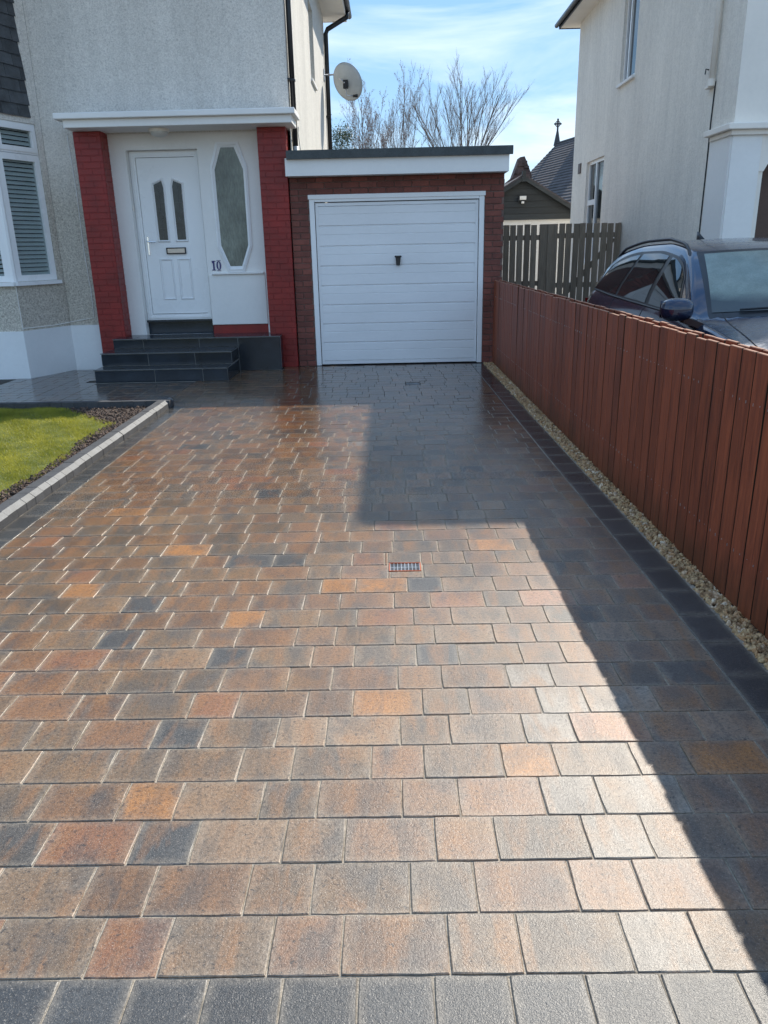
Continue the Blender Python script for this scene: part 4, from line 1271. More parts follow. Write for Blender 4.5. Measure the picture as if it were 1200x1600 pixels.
for gg in (g1, g2):
    o1 = outset(gg, 0.030); o2 = outset(gg, 0.010)
    mb = MB()
    mb.ring([(x_, YD + 0.0095, z_) for x_, z_ in o1], [(x_, YD - 0.009, z_) for x_, z_ in outset(gg, 0.016)], (0, 0.001, 0))
    mb.ring([(x_, YD - 0.009, z_) for x_, z_ in outset(gg, 0.016)], [(x_, YD + 0.006, z_) for x_, z_ in gg], (0, 0.001, 0))
    mb.build('moulding', M['upvc'], door)
    mb = MB(); mb.prism([(x_, YD + 0.005, z_) for x_, z_ in gg], (0, 0.003, 0)); mb.build('pane', M['leaded'], door)
    # lead came with a small oval jewel
    mb = MB(); cx = (gg[0][0] + gg[1][0]) / 2
    oval = [(cx + 0.026 * math.cos(t * math.pi / 8), YD + 0.003, 2.0 + 0.055 * math.sin(t * math.pi / 8)) for t in range(17)]
    mb.tube(oval, 0.0022, 5, cap=False)
    for z_ in (1.84, 2.16): mb.box(gg[0][0] + 0.004, gg[1][0] - 0.004, YD + 0.0015, YD + 0.0045, z_ - 0.0012, z_ + 0.0012)
    mb.box(cx - 0.001, cx + 0.001, YD + 0.001, YD + 0.0044, 1.695, 1.944); mb.box(cx - 0.001, cx + 0.001, YD + 0.001, YD + 0.0044, 2.056, 2.40)
    mb.build('lead_came', M['came'], door)
for (a, b) in ((-3.145, -2.955), (-2.900, -2.710)):
    mb = MB()
    o1 = [(a, 0.905), (b, 0.905), (b, 1.455), (a, 1.455)]
    q1 = outset(o1, -0.014); q2 = outset(o1, -0.03)
    mb.ring([(x_, YD + 0.0095, z_) for x_, z_ in o1], [(x_, YD - 0.004, z_) for x_, z_ in q1], (0, 0.001, 0))
    mb.ring([(x_, YD - 0.004, z_) for x_, z_ in q1], [(x_, YD + 0.007, z_) for x_, z_ in q2], (0, 0.001, 0))
    mb.build('moulding', M['upvc'], door)
mb = MB(); P3 = lambda u, d, z: (u, YD + d, z)
frame_rect(mb, P3, -3.03, -2.765, 1.507, 1.592, 0.012, -0.012, 0.010); lb = mb.build('letterbox', M['blackm'], door)
mb = MB(); mb.cbox(-3.017, -2.778, YD - 0.008, YD + 0.009, 1.520, 1.579, 0.003); mb.build('letterbox_flap', M['brass'], door)
mb = MB(); mb.cbox(-3.283, -3.258, YD - 0.004, YD + 0.0098, 1.50, 1.74, 0.004)
mb.tube([(-3.270, YD - 0.002, 1.675), (-3.270, YD - 0.045, 1.675), (-3.255, YD - 0.052, 1.675), (-3.15, YD - 0.050, 1.668)], 0.0095, 8)
mb.build('door_handle', M['chrome'], door, smooth=False)
mb = MB(); mb.box(DX0 + 0.001, DX1 - 0.001, YD + 0.005, YD + 0.03, 0.44, 0.639); mb.box(DX0 + 0.001, DX1 - 0.001, YD - 0.06, YD + 0.004, 0.612, 0.638); hp(mb, 'threshold', M['tile'])
mb = MB(); mb.cbox(DX0 + 0.001, DX0 + 0.013, YI + 0.03, YI + 0.065, 2.06, 2.13, 0.003); hp(mb, 'door_bell', M['cream'])

# ---- downpipes
def pipe(pts, r, name, parent, mat=None, smooth=True, loc=None):
    mb = MB(); mb.tube(pts, r, 14); o = mb.build(name, mat or M['black'], parent, smooth)
    if loc: o.location = loc
    return o
dp = pipe([(XS + 0.048, 11.02, HE), (XS + 0.048, 11.02, 2.80)], 0.034, 'downpipe', hs, loc=ho)
for z in (3.55, 4.55, 5.5):
    mb = MB(); mb.cbox(XS - 0.002, XS + 0.088, 10.975, 11.065, z, z + 0.03, 0.004); mb.cbox(XS, XS + 0.03, 10.915, 10.98, z + 0.004, z + 0.026, 0.003); mb.build('bracket', M['black'], dp)
mb = MB(); mb.tube([(XS + 0.048, 11.02, 2.80), (XS + 0.048, 11.02, 2.70), (XS + 0.075, 10.99, 2.695)], 0.037, 12); mb.build('shoe', M['dish'], dp, smooth=True)
dp2 = pipe([(XS + 0.50, 17.70, HE + 0.04), (XS + 0.48, 17.70, HE - 0.06), (XS + 0.09, 17.70, HE - 0.26), (XS + 0.052, 17.70, HE - 0.34), (XS + 0.052, 17.70, 0.1)], 0.045, 'downpipe', hs, loc=ho)
mb = MB(); mb.cbox(XS, XS + 0.06, 17.62, 17.78, 4.1, 4.13, 0.003); mb.build('bracket', M['black'], dp2)
mb = MB(); mb.tube([(XS + 0.10, 10.97, 3.02), (XS + 0.07, 11.2, 2.98), (XS + 0.03, 11.75, 2.88), (XS + 0.015, 12.05, 2.68)], 0.006, 6); hp(mb, 'loose_cable', M['dish'], smooth=True)
mb = MB(); mb.tube([(XS + 0.01, 10.96, 4.8), (XS + 0.012, 10.955, 3.9), (XS + 0.01, 10.965, 3.2), (XS + 0.02, 10.96, 2.75)], 0.005, 6); hp(mb, 'wall_cable', M['black'], smooth=True)

# ---- satellite dish
ds = empty('satellite_dish', (-0.76, 17.25, 4.66)); tag(ds, 'grey satellite dish on a bracket at the far corner of the house', 'satellite dish')
axis = Vector((0.42, 0.72, 0.42)).normalized()
q = axis.to_track_quat('Z', 'Y').to_matrix()
mb = MB(); rings, seg = 7, 36
vs = []
for i in range(rings + 1):
    r_ = i / rings
    for k in range(seg):
        a = 2 * math.pi * k / seg
        vs.append(q @ Vector((0.325 * r_ * math.cos(a), 0.355 * r_ * math.sin(a), 0.085 * r_ * r_ - 0.06)))
fs = []
for i in range(rings):
    for k in range(seg):
        k2 = (k + 1) % seg; fs.append((i * seg + k, (i + 1) * seg + k, (i + 1) * seg + k2, i * seg + k2))
mb.add(vs, fs)
o = mb.build('reflector', M['dish'], ds, smooth=True, fixn=False)
sm = o.modifiers.new('solid', 'SOLIDIFY'); sm.thickness = 0.006
back = q @ Vector((0, 0, -0.075))
mb = MB(); mb.tube([back, back + Vector((-0.02, -0.05, 0.0)), Vector((-0.24, 0.10, 0.16)), Vector((-0.46, 0.14, 0.16))], 0.017, 10)
mb.build('mast_arm', M['steel'], ds, smooth=True)
mb = MB(); mb.cbox(-0.475, -0.455, 0.04, 0.24, 0.06, 0.26, 0.004); mb.build('wall_plate', M['steel'], ds)
mb = MB(); bx = back; mb.cbox(bx.x - 0.05, bx.x + 0.05, bx.y - 0.05, bx.y + 0.02, bx.z - 0.09, bx.z + 0.06, 0.006); mb.build('mount', M['blackm'], ds)
lo = q @ Vector((0.0, -0.36, 0.0))
lnb = q @ Vector((0, -0.33, 0.42))
mb = MB(); mb.tube([back + Vector((0, -0.02, -0.06)), Vector((-0.02, -0.16, -0.26)), Vector((0.13, -0.13, -0.27))], 0.012, 8); mb.build('feed_arm', M['steel'], ds, smooth=True)
mb = MB(); mb.tube([Vector((0.11, -0.13, -0.27)), Vector((0.20, -0.11, -0.26))], [0.024, 0.032], 10); mb.build('receiver', M['black'], ds, smooth=True)

# ---- front steps
st = empty('front_steps', (-2.8, 10.2, 0)); tag(st, 'dark slate-tiled steps and platform leading up to the white front door', 'steps')
STP = [(-3.690, -2.035, 9.605, 10.43, 0.0, 0.165), (-3.700, -2.035, 9.930, 10.43, 0.165, 0.325), (-3.700, -1.470, 10.430, YI + 0.0, 0.0, 0.450)]
# core carries the pale grout
mb = MB(); gi = 0.007
for (a, b, c, d, z0, z1) in STP: mb.box(a + gi, b - gi, c + gi, d + (0.01 if d < 10.5 else -0.002), z0 - 0.02 if z0 == 0 else z0 - 0.01, z1 - gi)
o = mb.build('grout', M['grout'], st); o.location = (2.8, -10.2, 0)
def tile(a, b, c, d, z0, z1):
    mb = MB(); mb.cbox(a, b, c, d, z0, z1, 0.0018); o = mb.build('tile', M['tile'], st); o.location = (2.8, -10.2, 0)
gw = 0.0034
def cuts(a, b, off):
    xs_ = [a]; x_ = a + off
    while x_ < b - 0.06:
        xs_.append(x_); x_ += 0.60
    xs_.append(b); return xs_
tr = MB()
for (a, b, c, z1) in ((-3.695, -2.03, 9.605, 0.165), (-3.705, -2.03, 9.930, 0.325), (-3.705, -1.466, 10.430, 0.450)):
    tr.box(a, b, c - 0.0095, c - 0.0065, z1 - 0.0085, z1 + 0.0008)
for (x_, y_, z0, z1) in ((-2.031, 9.60, 0, 0.160), (-2.031, 9.925, 0.165, 0.32), (-1.468, 10.425, 0, 0.445)):
    tr.box(x_ - 0.001, x_ + 0.004, y_ - 0.001, y_ + 0.003, z0, z1)
tr.box(-2.034, -2.028, 10.4255, 10.4295, 0.0, 0.436)
o = tr.build('edge_trim', M['trim'], st); o.location = (2.8, -10.2, 0); o['kind'] = 'stuff'
offs = [0.42, 0.55, 0.38]
for i, (a, b, c, d, z0, z1) in enumerate(STP):
    if i < 2:
        rb = a, b
        cs = cuts(a, b, [0.75, 0.60][i])
        for k in range(len(cs) - 1): tile(cs[k] + gw, cs[k + 1] - gw, c, c + 0.010, z0 + gw, z1 - 0.0165)
        cs = cuts(a, b, [0.32, 0.52][i]); dep = [0.325, 0.50][i]
        for k in range(len(cs) - 1): tile(cs[k] + gw, cs[k + 1] - gw, c - 0.006, c + dep - 0.003, z1 - 0.010, z1)
        tile(b - 0.010 + 0.002, b + 0.002, c + 0.013, 10.427, z0 + gw, z1 - 0.0165)
        tile(a - 0.002, a + 0.008, c + 0.013, 10.6, z0 + gw, z1 - 0.0165)
    else:
        for (x0_, x1_, zz0) in ((-3.70, -3.30, 0.327), (-3.30, -2.55, 0.327), (-2.55, -2.031, 0.327)):
            tile(x0_ + gw, x1_ - gw, c, c + 0.010, zz0, z1 - 0.0165)
        tile(-2.030 + gw, -1.470 - gw, c, c + 0.010, 0.004, z1 - 0.0165)
        cs = [-3.70, -3.42, -2.82, -2.30, -1.70, -1.47]
        for k in range(len(cs) - 1):
            tile(cs[k] + gw, cs[k + 1] - gw, c - 0.006, 10.679, z1 - 0.010, z1)
        for xa_, xb_ in ((-3.60, -3.2), (-3.2, -2.6), (-2.6, -2.2), (-2.2, -1.64)):
            tile(xa_ + gw, xb_ - gw, 10.684, YI - 0.003, z1 - 0.010, z1)
        tile(-1.478, -1.468, c + 0.013, 10.676, 0.004, z1 - 0.0165)
# ================================================================== NEIGHBOUR HOUSE (right)
NX, NY, NYF, NE = 4.12, 10.15, 18.65, 5.90
nh_ = empty('neighbour_house', (7, 12, 0)); tag(nh_, 'tall cream rendered house on the right behind the parked car', 'house')
no = (-7, -12, 0)
def np_(mb, name, mats, parent=None, smooth=False):
    o = mb.build(name, mats, parent or nh_, smooth)
    if parent is None: o.location = no
    return o
W1 = (16.02, 17.38, 1.15, 3.10); W2 = (14.42, 15.30, 4.15, 5.55)
mb = MB(); wall(mb, 'x', NX, NY, NYF, 0, NE, [W1, W2], 0.09)
mb.add([(NX, NYF, 0), (13, NYF, 0), (13, NYF, NE), (NX, NYF, NE)], [(0, 1, 2, 3)])
mb.add([(13, NY, 0), (13, NYF, 0), (13, NYF, NE), (13, NY, NE)], [(0, 1, 2, 3)])
np_(mb, 'side_wall', M['dash_cream'])
mb = MB(); wall(mb, 'y', NY, NX, 13, 0, NE, [(4.53, 5.75, 0, 2.42)], 0.35); np_(mb, 'front_wall', M['cream'])
mb = MB(); mb.box(NX + 0.5, 12.5, NY + 0.6, NYF - 0.3, 0, 5.7); np_(mb, 'room_void', M['interior'])
# smooth front pillar, chamfered door opening, brown door
mb = MB(); mb.cbox(NX - 0.006, 4.47, NY - 0.028, NY - 0.001, 0.0, 2.70, 0.004); mb.box(NX - 0.022, NX - 0.001, NY - 0.006, NY + 0.62, 0, 2.70); np_(mb, 'porch_pillar', M['white'])
mb = MB(); mb.prism([(4.47, NY - 0.02, 2.30), (4.53, NY - 0.02, 2.30), (4.66, NY - 0.02, 2.55), (5.7, NY - 0.02, 2.55), (5.7, NY - 0.02, 2.70), (4.47, NY - 0.02, 2.70)], (0, 0.10, 0)); np_(mb, 'porch_lintel', M['cream'])
mb = MB(); mb.box(4.53, 5.75, NY + 0.30, NY + 0.34, 0, 2.55); np_(mb, 'brown_door', M['brown'])
mb = MB(); mb.cbox(NX - 0.105, 6.4, NY - 0.13, NY + 0.66, 2.755, 2.825, 0.008); mb.cbox(NX - 0.045, 6.34, NY - 0.07, NY + 0.60, 2.700, 2.7545, 0.005); np_(mb, 'porch_canopy', M['cream'])
def nwin(W, mull, trans):
    P3_ = lambda u, d, z: (NX + 0.055 + d, u, z)
    mb = MB(); frame_rect(mb, P3_, W[0], W[1], W[2], W[3], 0.06, 0, 0.05)
    fo = np_(mb, 'window', M['upvc'])
    um = W[0] + (W[1] - W[0]) * mull
    mb = MB(); mb.box(NX + 0.053, NX + 0.10, um - 0.03, um + 0.03, W[2] + 0.061, W[3] - 0.061)
    if trans:
        zt = W[2] + (W[3] - W[2]) * trans
        mb.box(NX + 0.051, NX + 0.098, um + 0.031, W[1] - 0.061, zt - 0.05, zt + 0.05)
    mb.build('mullion', M['upvc'], fo)
    mb = MB(); mb.box(NX + 0.085, NX + 0.089, W[0] + 0.06, um - 0.03, W[2] + 0.06, W[3] - 0.06); mb.build('pane', M['darkglass'], fo)
    mb = MB(); mb.box(NX + 0.085, NX + 0.089, um + 0.03, W[1] - 0.06, W[2] + 0.06, W[3] - 0.06); mb.build('pane', M['darkglass'], fo)
    mb = MB(); mb.cbox(NX - 0.05, NX + 0.05, W[0] - 0.04, W[1] + 0.04, W[2] - 0.05, W[2] - 0.001, 0.006); mb.build('sill', M['white'], fo)
    return fo
nwin(W1, 0.55, 0.60); nwin(W2, 0.72, None)
mb = MB(); mb.cbox(NX - 0.02, NX - 0.001, 17.85, 18.08, 2.94, 3.14, 0.003); np_(mb, 'wall_vent', M['brown'])
dpn = pipe([(NX - 0.05, 10.86, NE), (NX - 0.05, 10.86, 3.38)], 0.034, 'downpipe', nh_, M['cream'], loc=no)
mb = MB(); mb.tube([(NX - 0.05, 10.86, 3.35), (NX - 0.05, 10.86, 3.43)], 0.043, 14); mb.cbox(NX - 0.07, NX - 0.001, 10.87, 11.03, 3.34, 3.37, 0.004); mb.build('bracket', M['cream'], dpn)
mb = MB(); mb.tube([(NX - 0.008, 10.84, 3.40), (NX - 0.008, 10.86, 2.95), (NX - 0.008, 10.85, 2.5), (NX - 0.008, 10.86, 1.8), (NX - 0.008, 10.85, 0.1)], 0.009, 6); np_(mb, 'wall_cable', M['blackm'])
mb = MB(); mb.tube([(NX - 0.002, 11.12, 3.58), (NX - 0.04, 11.12, 3.59), (NX - 0.045, 11.12, 3.53)], 0.008, 6); np_(mb, 'hook', M['blackm'])
mb = MB(); mb.box(NX - 0.36, 13.4, NY - 0.20, NYF + 0.35, NE, NE + 0.02); np_(mb, 'soffit', M['cream'])
mb = MB(); mb.box(NX - 0.382, NX - 0.36, NY - 0.20, NYF + 0.37, NE - 0.015, NE + 0.11)
mb.box(NX - 0.36, 13.4, NYF + 0.35, NYF + 0.372, NE - 0.015, NE + 0.11); mb.box(NX - 0.382, 13.4, NY - 0.222, NY - 0.20, NE - 0.015, NE + 0.11); np_(mb, 'fascia', M['black'])
mb = MB(); mb.tube([(NX - 0.425, NY - 0.21, NE + 0.06), (NX - 0.425, NYF + 0.4, NE + 0.06)], 0.045, 12); np_(mb, 'gutter', M['black'], smooth=True)
o = hip_roof(NX - 0.40, 13.5, NY - 0.24, NYF + 0.42, NE + 0.115, 3.0, nh_); o.location = no

# ================================================================== PARKED CAR
car = empty('parked_car', (3.02, 6.5, 0)); tag(car, 'dark navy blue estate car with misted windscreen parked behind the red fence', 'car')
CXc = 3.02; CY0 = 4.20; CLEN = 4.92           # nose at y = CY0
_tt = {}
def lerp_table(t, tab):
    """monotone cubic through the table, so the skin has no kinks"""
    if t <= tab[0][0]: return tab[0][1]
    if t >= tab[-1][0]: return tab[-1][1]
    k = id(tab)
    if k not in _tt:
        n = len(tab); d = [(tab[i + 1][1] - tab[i][1]) / (tab[i + 1][0] - tab[i][0]) for i in range(n - 1)]
        m = [d[0]] + [0 if d[i - 1] * d[i] <= 0 else 2 * d[i - 1] * d[i] / (d[i - 1] + d[i]) for i in range(1, n - 1)] + [d[-1]]
        _tt[k] = m
    m = _tt[k]
    for i in range(len(tab) - 1):
        if t <= tab[i + 1][0]:
            h = tab[i + 1][0] - tab[i][0]; u = (t - tab[i][0]) / h
            return (tab[i][1] * (1 + 2 * u) * (1 - u) ** 2 + h * m[i] * u * (1 - u) ** 2 + tab[i + 1][1] * u * u * (3 - 2 * u) + h * m[i + 1] * u * u * (u - 1))
    return tab[-1][1]
TOP = [(0.0, 0.62), (0.06, 0.76), (0.25, 0.86), (0.7, 0.95), (1.17, 1.02), (1.30, 1.075), (1.60, 1.235), (1.90, 1.37), (2.12, 1.455), (2.35, 1.505), (2.85, 1.540), (3.5, 1.530), (4.05, 1.475), (4.32, 1.405), (4.56, 1.26), (4.76, 1.08), (4.87, 0.95), (4.92, 0.80)]
HW = [(0.0, 0.62), (0.08, 0.74), (0.25, 0.83), (0.6, 0.885), (1.2, 0.905), (2.2, 0.915), (3.6, 0.915), (4.35, 0.895), (4.68, 0.84), (4.85, 0.76), (4.92, 0.66)]
BELT = [(0.0, 0.58), (0.08, 0.70), (0.25, 0.78), (0.7, 0.88), (1.2, 0.955), (1.6, 0.985), (2.5, 1.005), (3.6, 1.030), (4.4, 1.055), (4.75, 1.02), (4.87, 0.90), (4.92, 0.76)]
SILL = [(0, 0.36), (0.1, 0.24), (0.4, 0.2), (4.4, 0.2), (4.8, 0.26), (4.92, 0.4)]
def cz(s, x):          # height of the upper skin at station s and offset x
    return lerp_table(s - (0.34 * (x / 0.8) ** 2 if s < 2.9 else -0.10 * (x / 0.8) ** 2), TOP) - 0.035 * (x / 0.7) ** 2
def section(s):
    w = lerp_table(s, HW); zb = lerp_table(s, BELT); zs = lerp_table(s, SILL)
    pts = [(w - 0.07, zs), (w - 0.02, zs + 0.10), (w, zs + (zb - zs) * 0.42), (w - 0.004, zs + (zb - zs) * 0.66), (w - 0.004, zb - 0.16), (w - 0.014, zb - 0.115), (w - 0.050, zb - 0.030), (w - 0.080, zb)]
    xb = w - 0.080
    # side of the greenhouse leans in; find where it meets the upper skin
    lean = 0.52
    xg, zg = xb, zb
    for _ in range(900):
        z_try = cz(s, xg) - 0.045
        if zg >= z_try: break
        zg += 0.0007; xg -= 0.0007 * lean
    for f in (0.2, 0.4, 0.6, 0.8, 1.0): pts.append((xb + (xg - xb) * f ** 1.3, zb + (zg - zb) * f))
    zt = cz(s, xg - 0.06)
    pts.append((xg - 0.022, max(zg, zt) - 0.016 if zg > zb + .02 else (zg + cz(s, xg - 0.05)) / 2))
    n_ = 8
    for i in range(n_):
        x_ = (xg - 0.06) * (1 - i / (n_ - 1)); pts.append((x_, cz(s, x_)))
    return pts, (xb, zb, xg, zg)
NS = 76
mb = MB()
secs = []
for i in range(NS + 1):
    t = i / NS
    s = CLEN * (0.5 - 0.5 * math.cos(math.pi * t)) * 0.35 + CLEN * t * 0.65
    secs.append((s, section(s)[0]))
npt = len(secs[0][1])
for side in (-1, 1):
    V = []; Fq = []
    for s, pts in secs:
        for x_, z_ in pts: V.append((side * x_, CY0 + s - 6.5, z_))
    for i in range(NS):
        for j in range(npt - 1):
            a, b, c, d = i * npt + j, i * npt + j + 1, (i + 1) * npt + j + 1, (i + 1) * npt + j
            # wheel arches
            smid = (secs[i][0] + secs[i + 1][0]) / 2; zm = sum(V[q_][2] for q_ in (a, b, c, d)) / 4
            if j < 4 and (math.hypot(smid - 0.86, zm - 0.32) < 0.36 or math.hypot(smid - 3.85, zm - 0.32) < 0.36): continue
            Fq.append((a, b, c, d))
    for end in (0, NS):
        Fq.append(tuple(end * npt + j for j in range(npt)) + ())
    mb.add(V, Fq)
bm = bmesh.new(); me = mb.mesh('body', M['carpaint'], True)
bm.from_mesh(me); bmesh.ops.remove_doubles(bm, verts=bm.verts[:], dist=0.0008); bmesh.ops.recalc_face_normals(bm, faces=bm.faces[:]); bm.to_mesh(me); bm.free()
for p in me.polygons: p.use_smooth = True
body = inst('body', me, car)
# windows on the flank: outline in (station, fraction up the side)
def flank(s, f, off=0.004):
    _, (xb, zb, xg, zg) = section(s)
    x_ = xb + (xg - xb) * max(0, f) ** 1.3 + off; z_ = zb + (zg - zb) * f + off * 0.4
    return x_, z_
def side_patch(name, s00, s01, s10, s11, f0, f1, side, mat, off=0.004, n=14, arch=None):
    """quad patch: bottom from s00 to s01, top from s10 to s11"""
    mb = MB(); V = []
    m_ = 8
    for i in range(n + 1):
        for j in range(m_ + 1):
            u = i / n; v = j / m_
            ft = f1 if arch is None else f1 * arch(u)
            f = f0 + (ft - f0) * v
            s = (s00 + (s01 - s00) * u) * (1 - v) + (s10 + (s11 - s10) * u) * v
            x_, z_ = flank(s, f, off); V.append((side * x_, CY0 + s - 6.5, z_))
    mb.add(V, [(i * (m_ + 1) + j, (i + 1) * (m_ + 1) + j, (i + 1) * (m_ + 1) + j + 1, i * (m_ + 1) + j + 1) for i in range(n) for j in range(m_)])
    return mb.build(name, mat, car, smooth=True)
for side in (-1, 1):
    side_patch('window_surround', 1.50, 4.50, 2.10, 4.22, 0.015, 0.95, side, M['black'], 0.0025, 40, arch=lambda u: 1.0 if u < .8 else 1 - (u - .8) ** 2 * 3.0)
    side_patch('side_window', 1.66, 2.54, 2.13, 2.60, 0.05, 0.90, side, M['carglass'], 0.0055)
    side_patch('side_window', 2.64, 3.48, 2.70, 3.38, 0.05, 0.90, side, M['carglass'], 0.0055)
    side_patch('side_window', 3.55, 4.42, 3.45, 4.10, 0.05, 0.88, side, M['carglass'], 0.0055, arch=lambda u: 1 - u * u * 0.10)
    # seams
    for s_ in (1.42, 2.59, 3.52):
        mb = MB(); w0 = lerp_table(s_, HW); zb0 = lerp_table(s_, BELT); zs0 = lerp_table(s_, SILL)
        sp_, _ = section(s_)
        mb.tube([(side * (x_ + 0.0005), CY0 + s_ - 6.5, z_) for x_, z_ in sp_[1:8]], 0.0035, 5); mb.build('door_seam', M['black'], car)
    mb = MB(); L_ = [flank(1.45 + 3.0 * i / 30, 0.0, 0.003) for i in range(31)]
    mb.tube([(side * L_[i][0], CY0 + 1.45 + 3.0 * i / 30 - 6.5, L_[i][1]) for i in range(31)], 0.009, 6); mb.build('belt_trim', M['black'], car, smooth=True)
    for s_ in (2.45, 3.40):
        _, (xb, zb, xg, zg) = section(s_); x_ = xb + 0.075
        mb = MB(); mb.tube([(side * x_, CY0 + s_ - 0.11 - 6.5, zb - 0.15), (side * (x_ + 0.032), CY0 + s_ - 0.08 - 6.5, zb - 0.145), (side * (x_ + 0.034), CY0 + s_ + 0.05 - 6.5, zb - 0.14), (side * x_, CY0 + s_ + 0.09 - 6.5, zb - 0.14)], 0.013, 8); mb.build('door_handle', M['carpaint'], car, smooth=True)
    # roof rail
    mb = MB(); rl = []
    for i in range(25):
        t = i / 24; s = 2.20 + 2.10 * t
        _, (xb, zb, xg, zg) = section(s); up = 0.052 * min(1, math.sin(math.pi * t) * 3.0) + 0.004
        rl.append((side * (xg - 0.035), CY0 + s - 6.5, zg + 0.015 + up))
    mb.tube(rl, 0.014, 8); mb.build('roof_rail', M['black'], car, smooth=True)
    # door mirror
    s_ = 1.44
    mx_, mz_ = section(s_)[1][0:2]
    bm = bmesh.new(); bmesh.ops.create_uvsphere(bm, u_segments=20, v_segments=12, radius=1.0)
    for v in bm.verts:
        x_, y_, z_ = v.co
        sq = lambda t, p: math.copysign(abs(t) ** p, t)
        v.co = Vector((sq(x_, 0.72) * 0.112, sq(y_, 0.8) * (0.085 if y_ < 0 else 0.055), sq(z_, 0.66) * 0.078))
    mb = MB(); mb.from_bm(bm); mm_ = mb.build('door_mirror', M['carpaint'], car, smooth=True); mm_.location = (side * (mx_ + 0.165), CY0 + s_ - 6.5 - 0.02, mz_ + 0.09)
    mb = MB(); mb.box(-0.10, 0.10, 0.0, 0.004, -0.06, 0.06); gl_ = mb.build('mirror_glass', M['chrome'], mm_); gl_.location = (0, 0.052, 0)
    mb = MB(); mb.prism([(side * (mx_ - 0.01), CY0 + s_ - 6.5 - 0.10, mz_ - 0.05), (side * (mx_ + 0.12), CY0 + s_ - 6.5 - 0.05, mz_ + 0.0), (side * (mx_ + 0.12), CY0 + s_ - 6.5 + 0.03, mz_ + 0.0), (side * (mx_ - 0.01), CY0 + s_ - 6.5 + 0.10, mz_ - 0.05)], (0, 0, 0.045)); mb.build('mirror_arm', M['black'], car)
    mb = MB(); q0 = [(1.47, 0.02), (1.74, 0.02), (1.82, 0.34)]
    V = []
    for (s__, f_) in q0:
        a_, b_ = flank(s__, f_, 0.010); V.append((side * a_, CY0 + s__ - 6.5, b_))
    mb.add(V, [(0, 1, 2)]); mb.build('mirror_base', M['black'], car)
    # lights
    mb = MB(); mb.prism([(side * 0.52, CY0 + 0.115 - 6.5, 0.60), (side * 0.80, CY0 + 0.22 - 6.5, 0.62), (side * 0.80, CY0 + 0.26 - 6.5, 0.76), (side * 0.52, CY0 + 0.10 - 6.5, 0.73)], (0, -0.06, 0.01)); mb.build('headlight', M['chrome'], car)
    mb = MB(); mb.prism([(side * 0.60, CY0 + 4.84 - 6.5, 0.78), (side * 0.82, CY0 + 4.72 - 6.5, 0.78), (side * 0.83, CY0 + 4.70 - 6.5, 0.95), (side * 0.60, CY0 + 4.81 - 6.5, 0.95)], (0, 0.05, 0)); mb.build('tail_light', plain('tail_light_red', (0.25, 0.01, 0.01), 0.2), car)
    for s_ in (0.86, 3.85):
        wme = MB(); K = 28
        prof_ = [(0.22, 0.10), (0.315, 0.095), (0.325, 0.06), (0.325, -0.10), (0.30, -0.115), (0.22, -0.11)]
        V = []
        for r_, x_ in prof_:
            for k in range(K):
                a = 2 * math.pi * k / K; V.append((side * x_ * -1, r_ * math.cos(a), r_ * math.sin(a)))
        Fq = [(i * K + k, (i + 1) * K + k, (i + 1) * K + (k + 1) % K, i * K + (k + 1) % K) for i in range(len(prof_) - 1) for k in range(K)]
        wme.add(V, Fq); wh = wme.build('wheel', M['rubber'], car, smooth=True); wh.location = (side * 0.79, CY0 + s_ - 6.5, 0.325)
        rm = MB(); 
        for k in range(10):
            a = 2 * math.pi * k / 10
            c_, s__ = math.cos(a), math.sin(a); w_ = 0.02
            rm.prism([(side * 0.095, c_ * 0.03 - s__ * w_, s__ * 0.03 + c_ * w_), (side * 0.095, c_ * 0.215 - s__ * w_, s__ * 0.215 + c_ * w_), (side * 0.095, c_ * 0.215 + s__ * w_, s__ * 0.215 - c_ * w_), (side * 0.095, c_ * 0.03 + s__ * w_, s__ * 0.03 - c_ * w_)], (-side * 0.02, 0, 0))
        rm.tube([(side * 0.07, 0, 0), (side * 0.10, 0, 0)], 0.05, 14); rm.build('rim', M['steel'], wh)
# windscreen and rear window follow the skin
def skin_patch(name, sa, sb, xw, mat, off, rear=False, x0f=1.0):
    mb = MB(); V = []; n, m_ = 20, 12
    for i in range(n + 1):
        for j in range(m_ + 1):
            u = -1 + 2 * i / n; v = j / m_
            x_ = xw[0] * u * (1 - v) + xw[1] * u * v
            s0 = sa + (sb - sa) * v
            s = s0 + (0.34 * (x_ / 0.8) ** 2 if not rear else -0.10 * (x_ / 0.8) ** 2)
            V.append((x_, CY0 + s - 6.5 - (off if not rear else -off), cz(s, x_) + off))
    mb.add(V, [(i * (m_ + 1) + j, (i + 1) * (m_ + 1) + j, (i + 1) * (m_ + 1) + j + 1, i * (m_ + 1) + j + 1) for i in range(n) for j in range(m_)])
    return mb.build(name, mat, car, smooth=True)
skin_patch('windscreen_surround', 1.20, 2.13, (0.735, 0.565), M['black'], 0.003)
skin_patch('windscreen', 1.27, 2.07, (0.700, 0.535), M['misted'], 0.006)
skin_patch('rear_window', 4.36, 4.74, (0.56, 0.62), M['carglass'], 0.005, True)
mb = MB()
for k in (0, 1):
    xx = -0.55 + k * 0.62
    pt = []
    for i in range(9):
        x_ = xx + 0.5 * i / 8; s = 1.27 + 0.025 * i / 8 + 0.34 * (x_ / 0.8) ** 2
        pt.append((x_, CY0 + s - 6.5 - 0.012, cz(s, x_) + 0.018))
    mb.tube(pt, 0.008, 6)
mb.build('wiper', M['black'], car)
mb = MB()
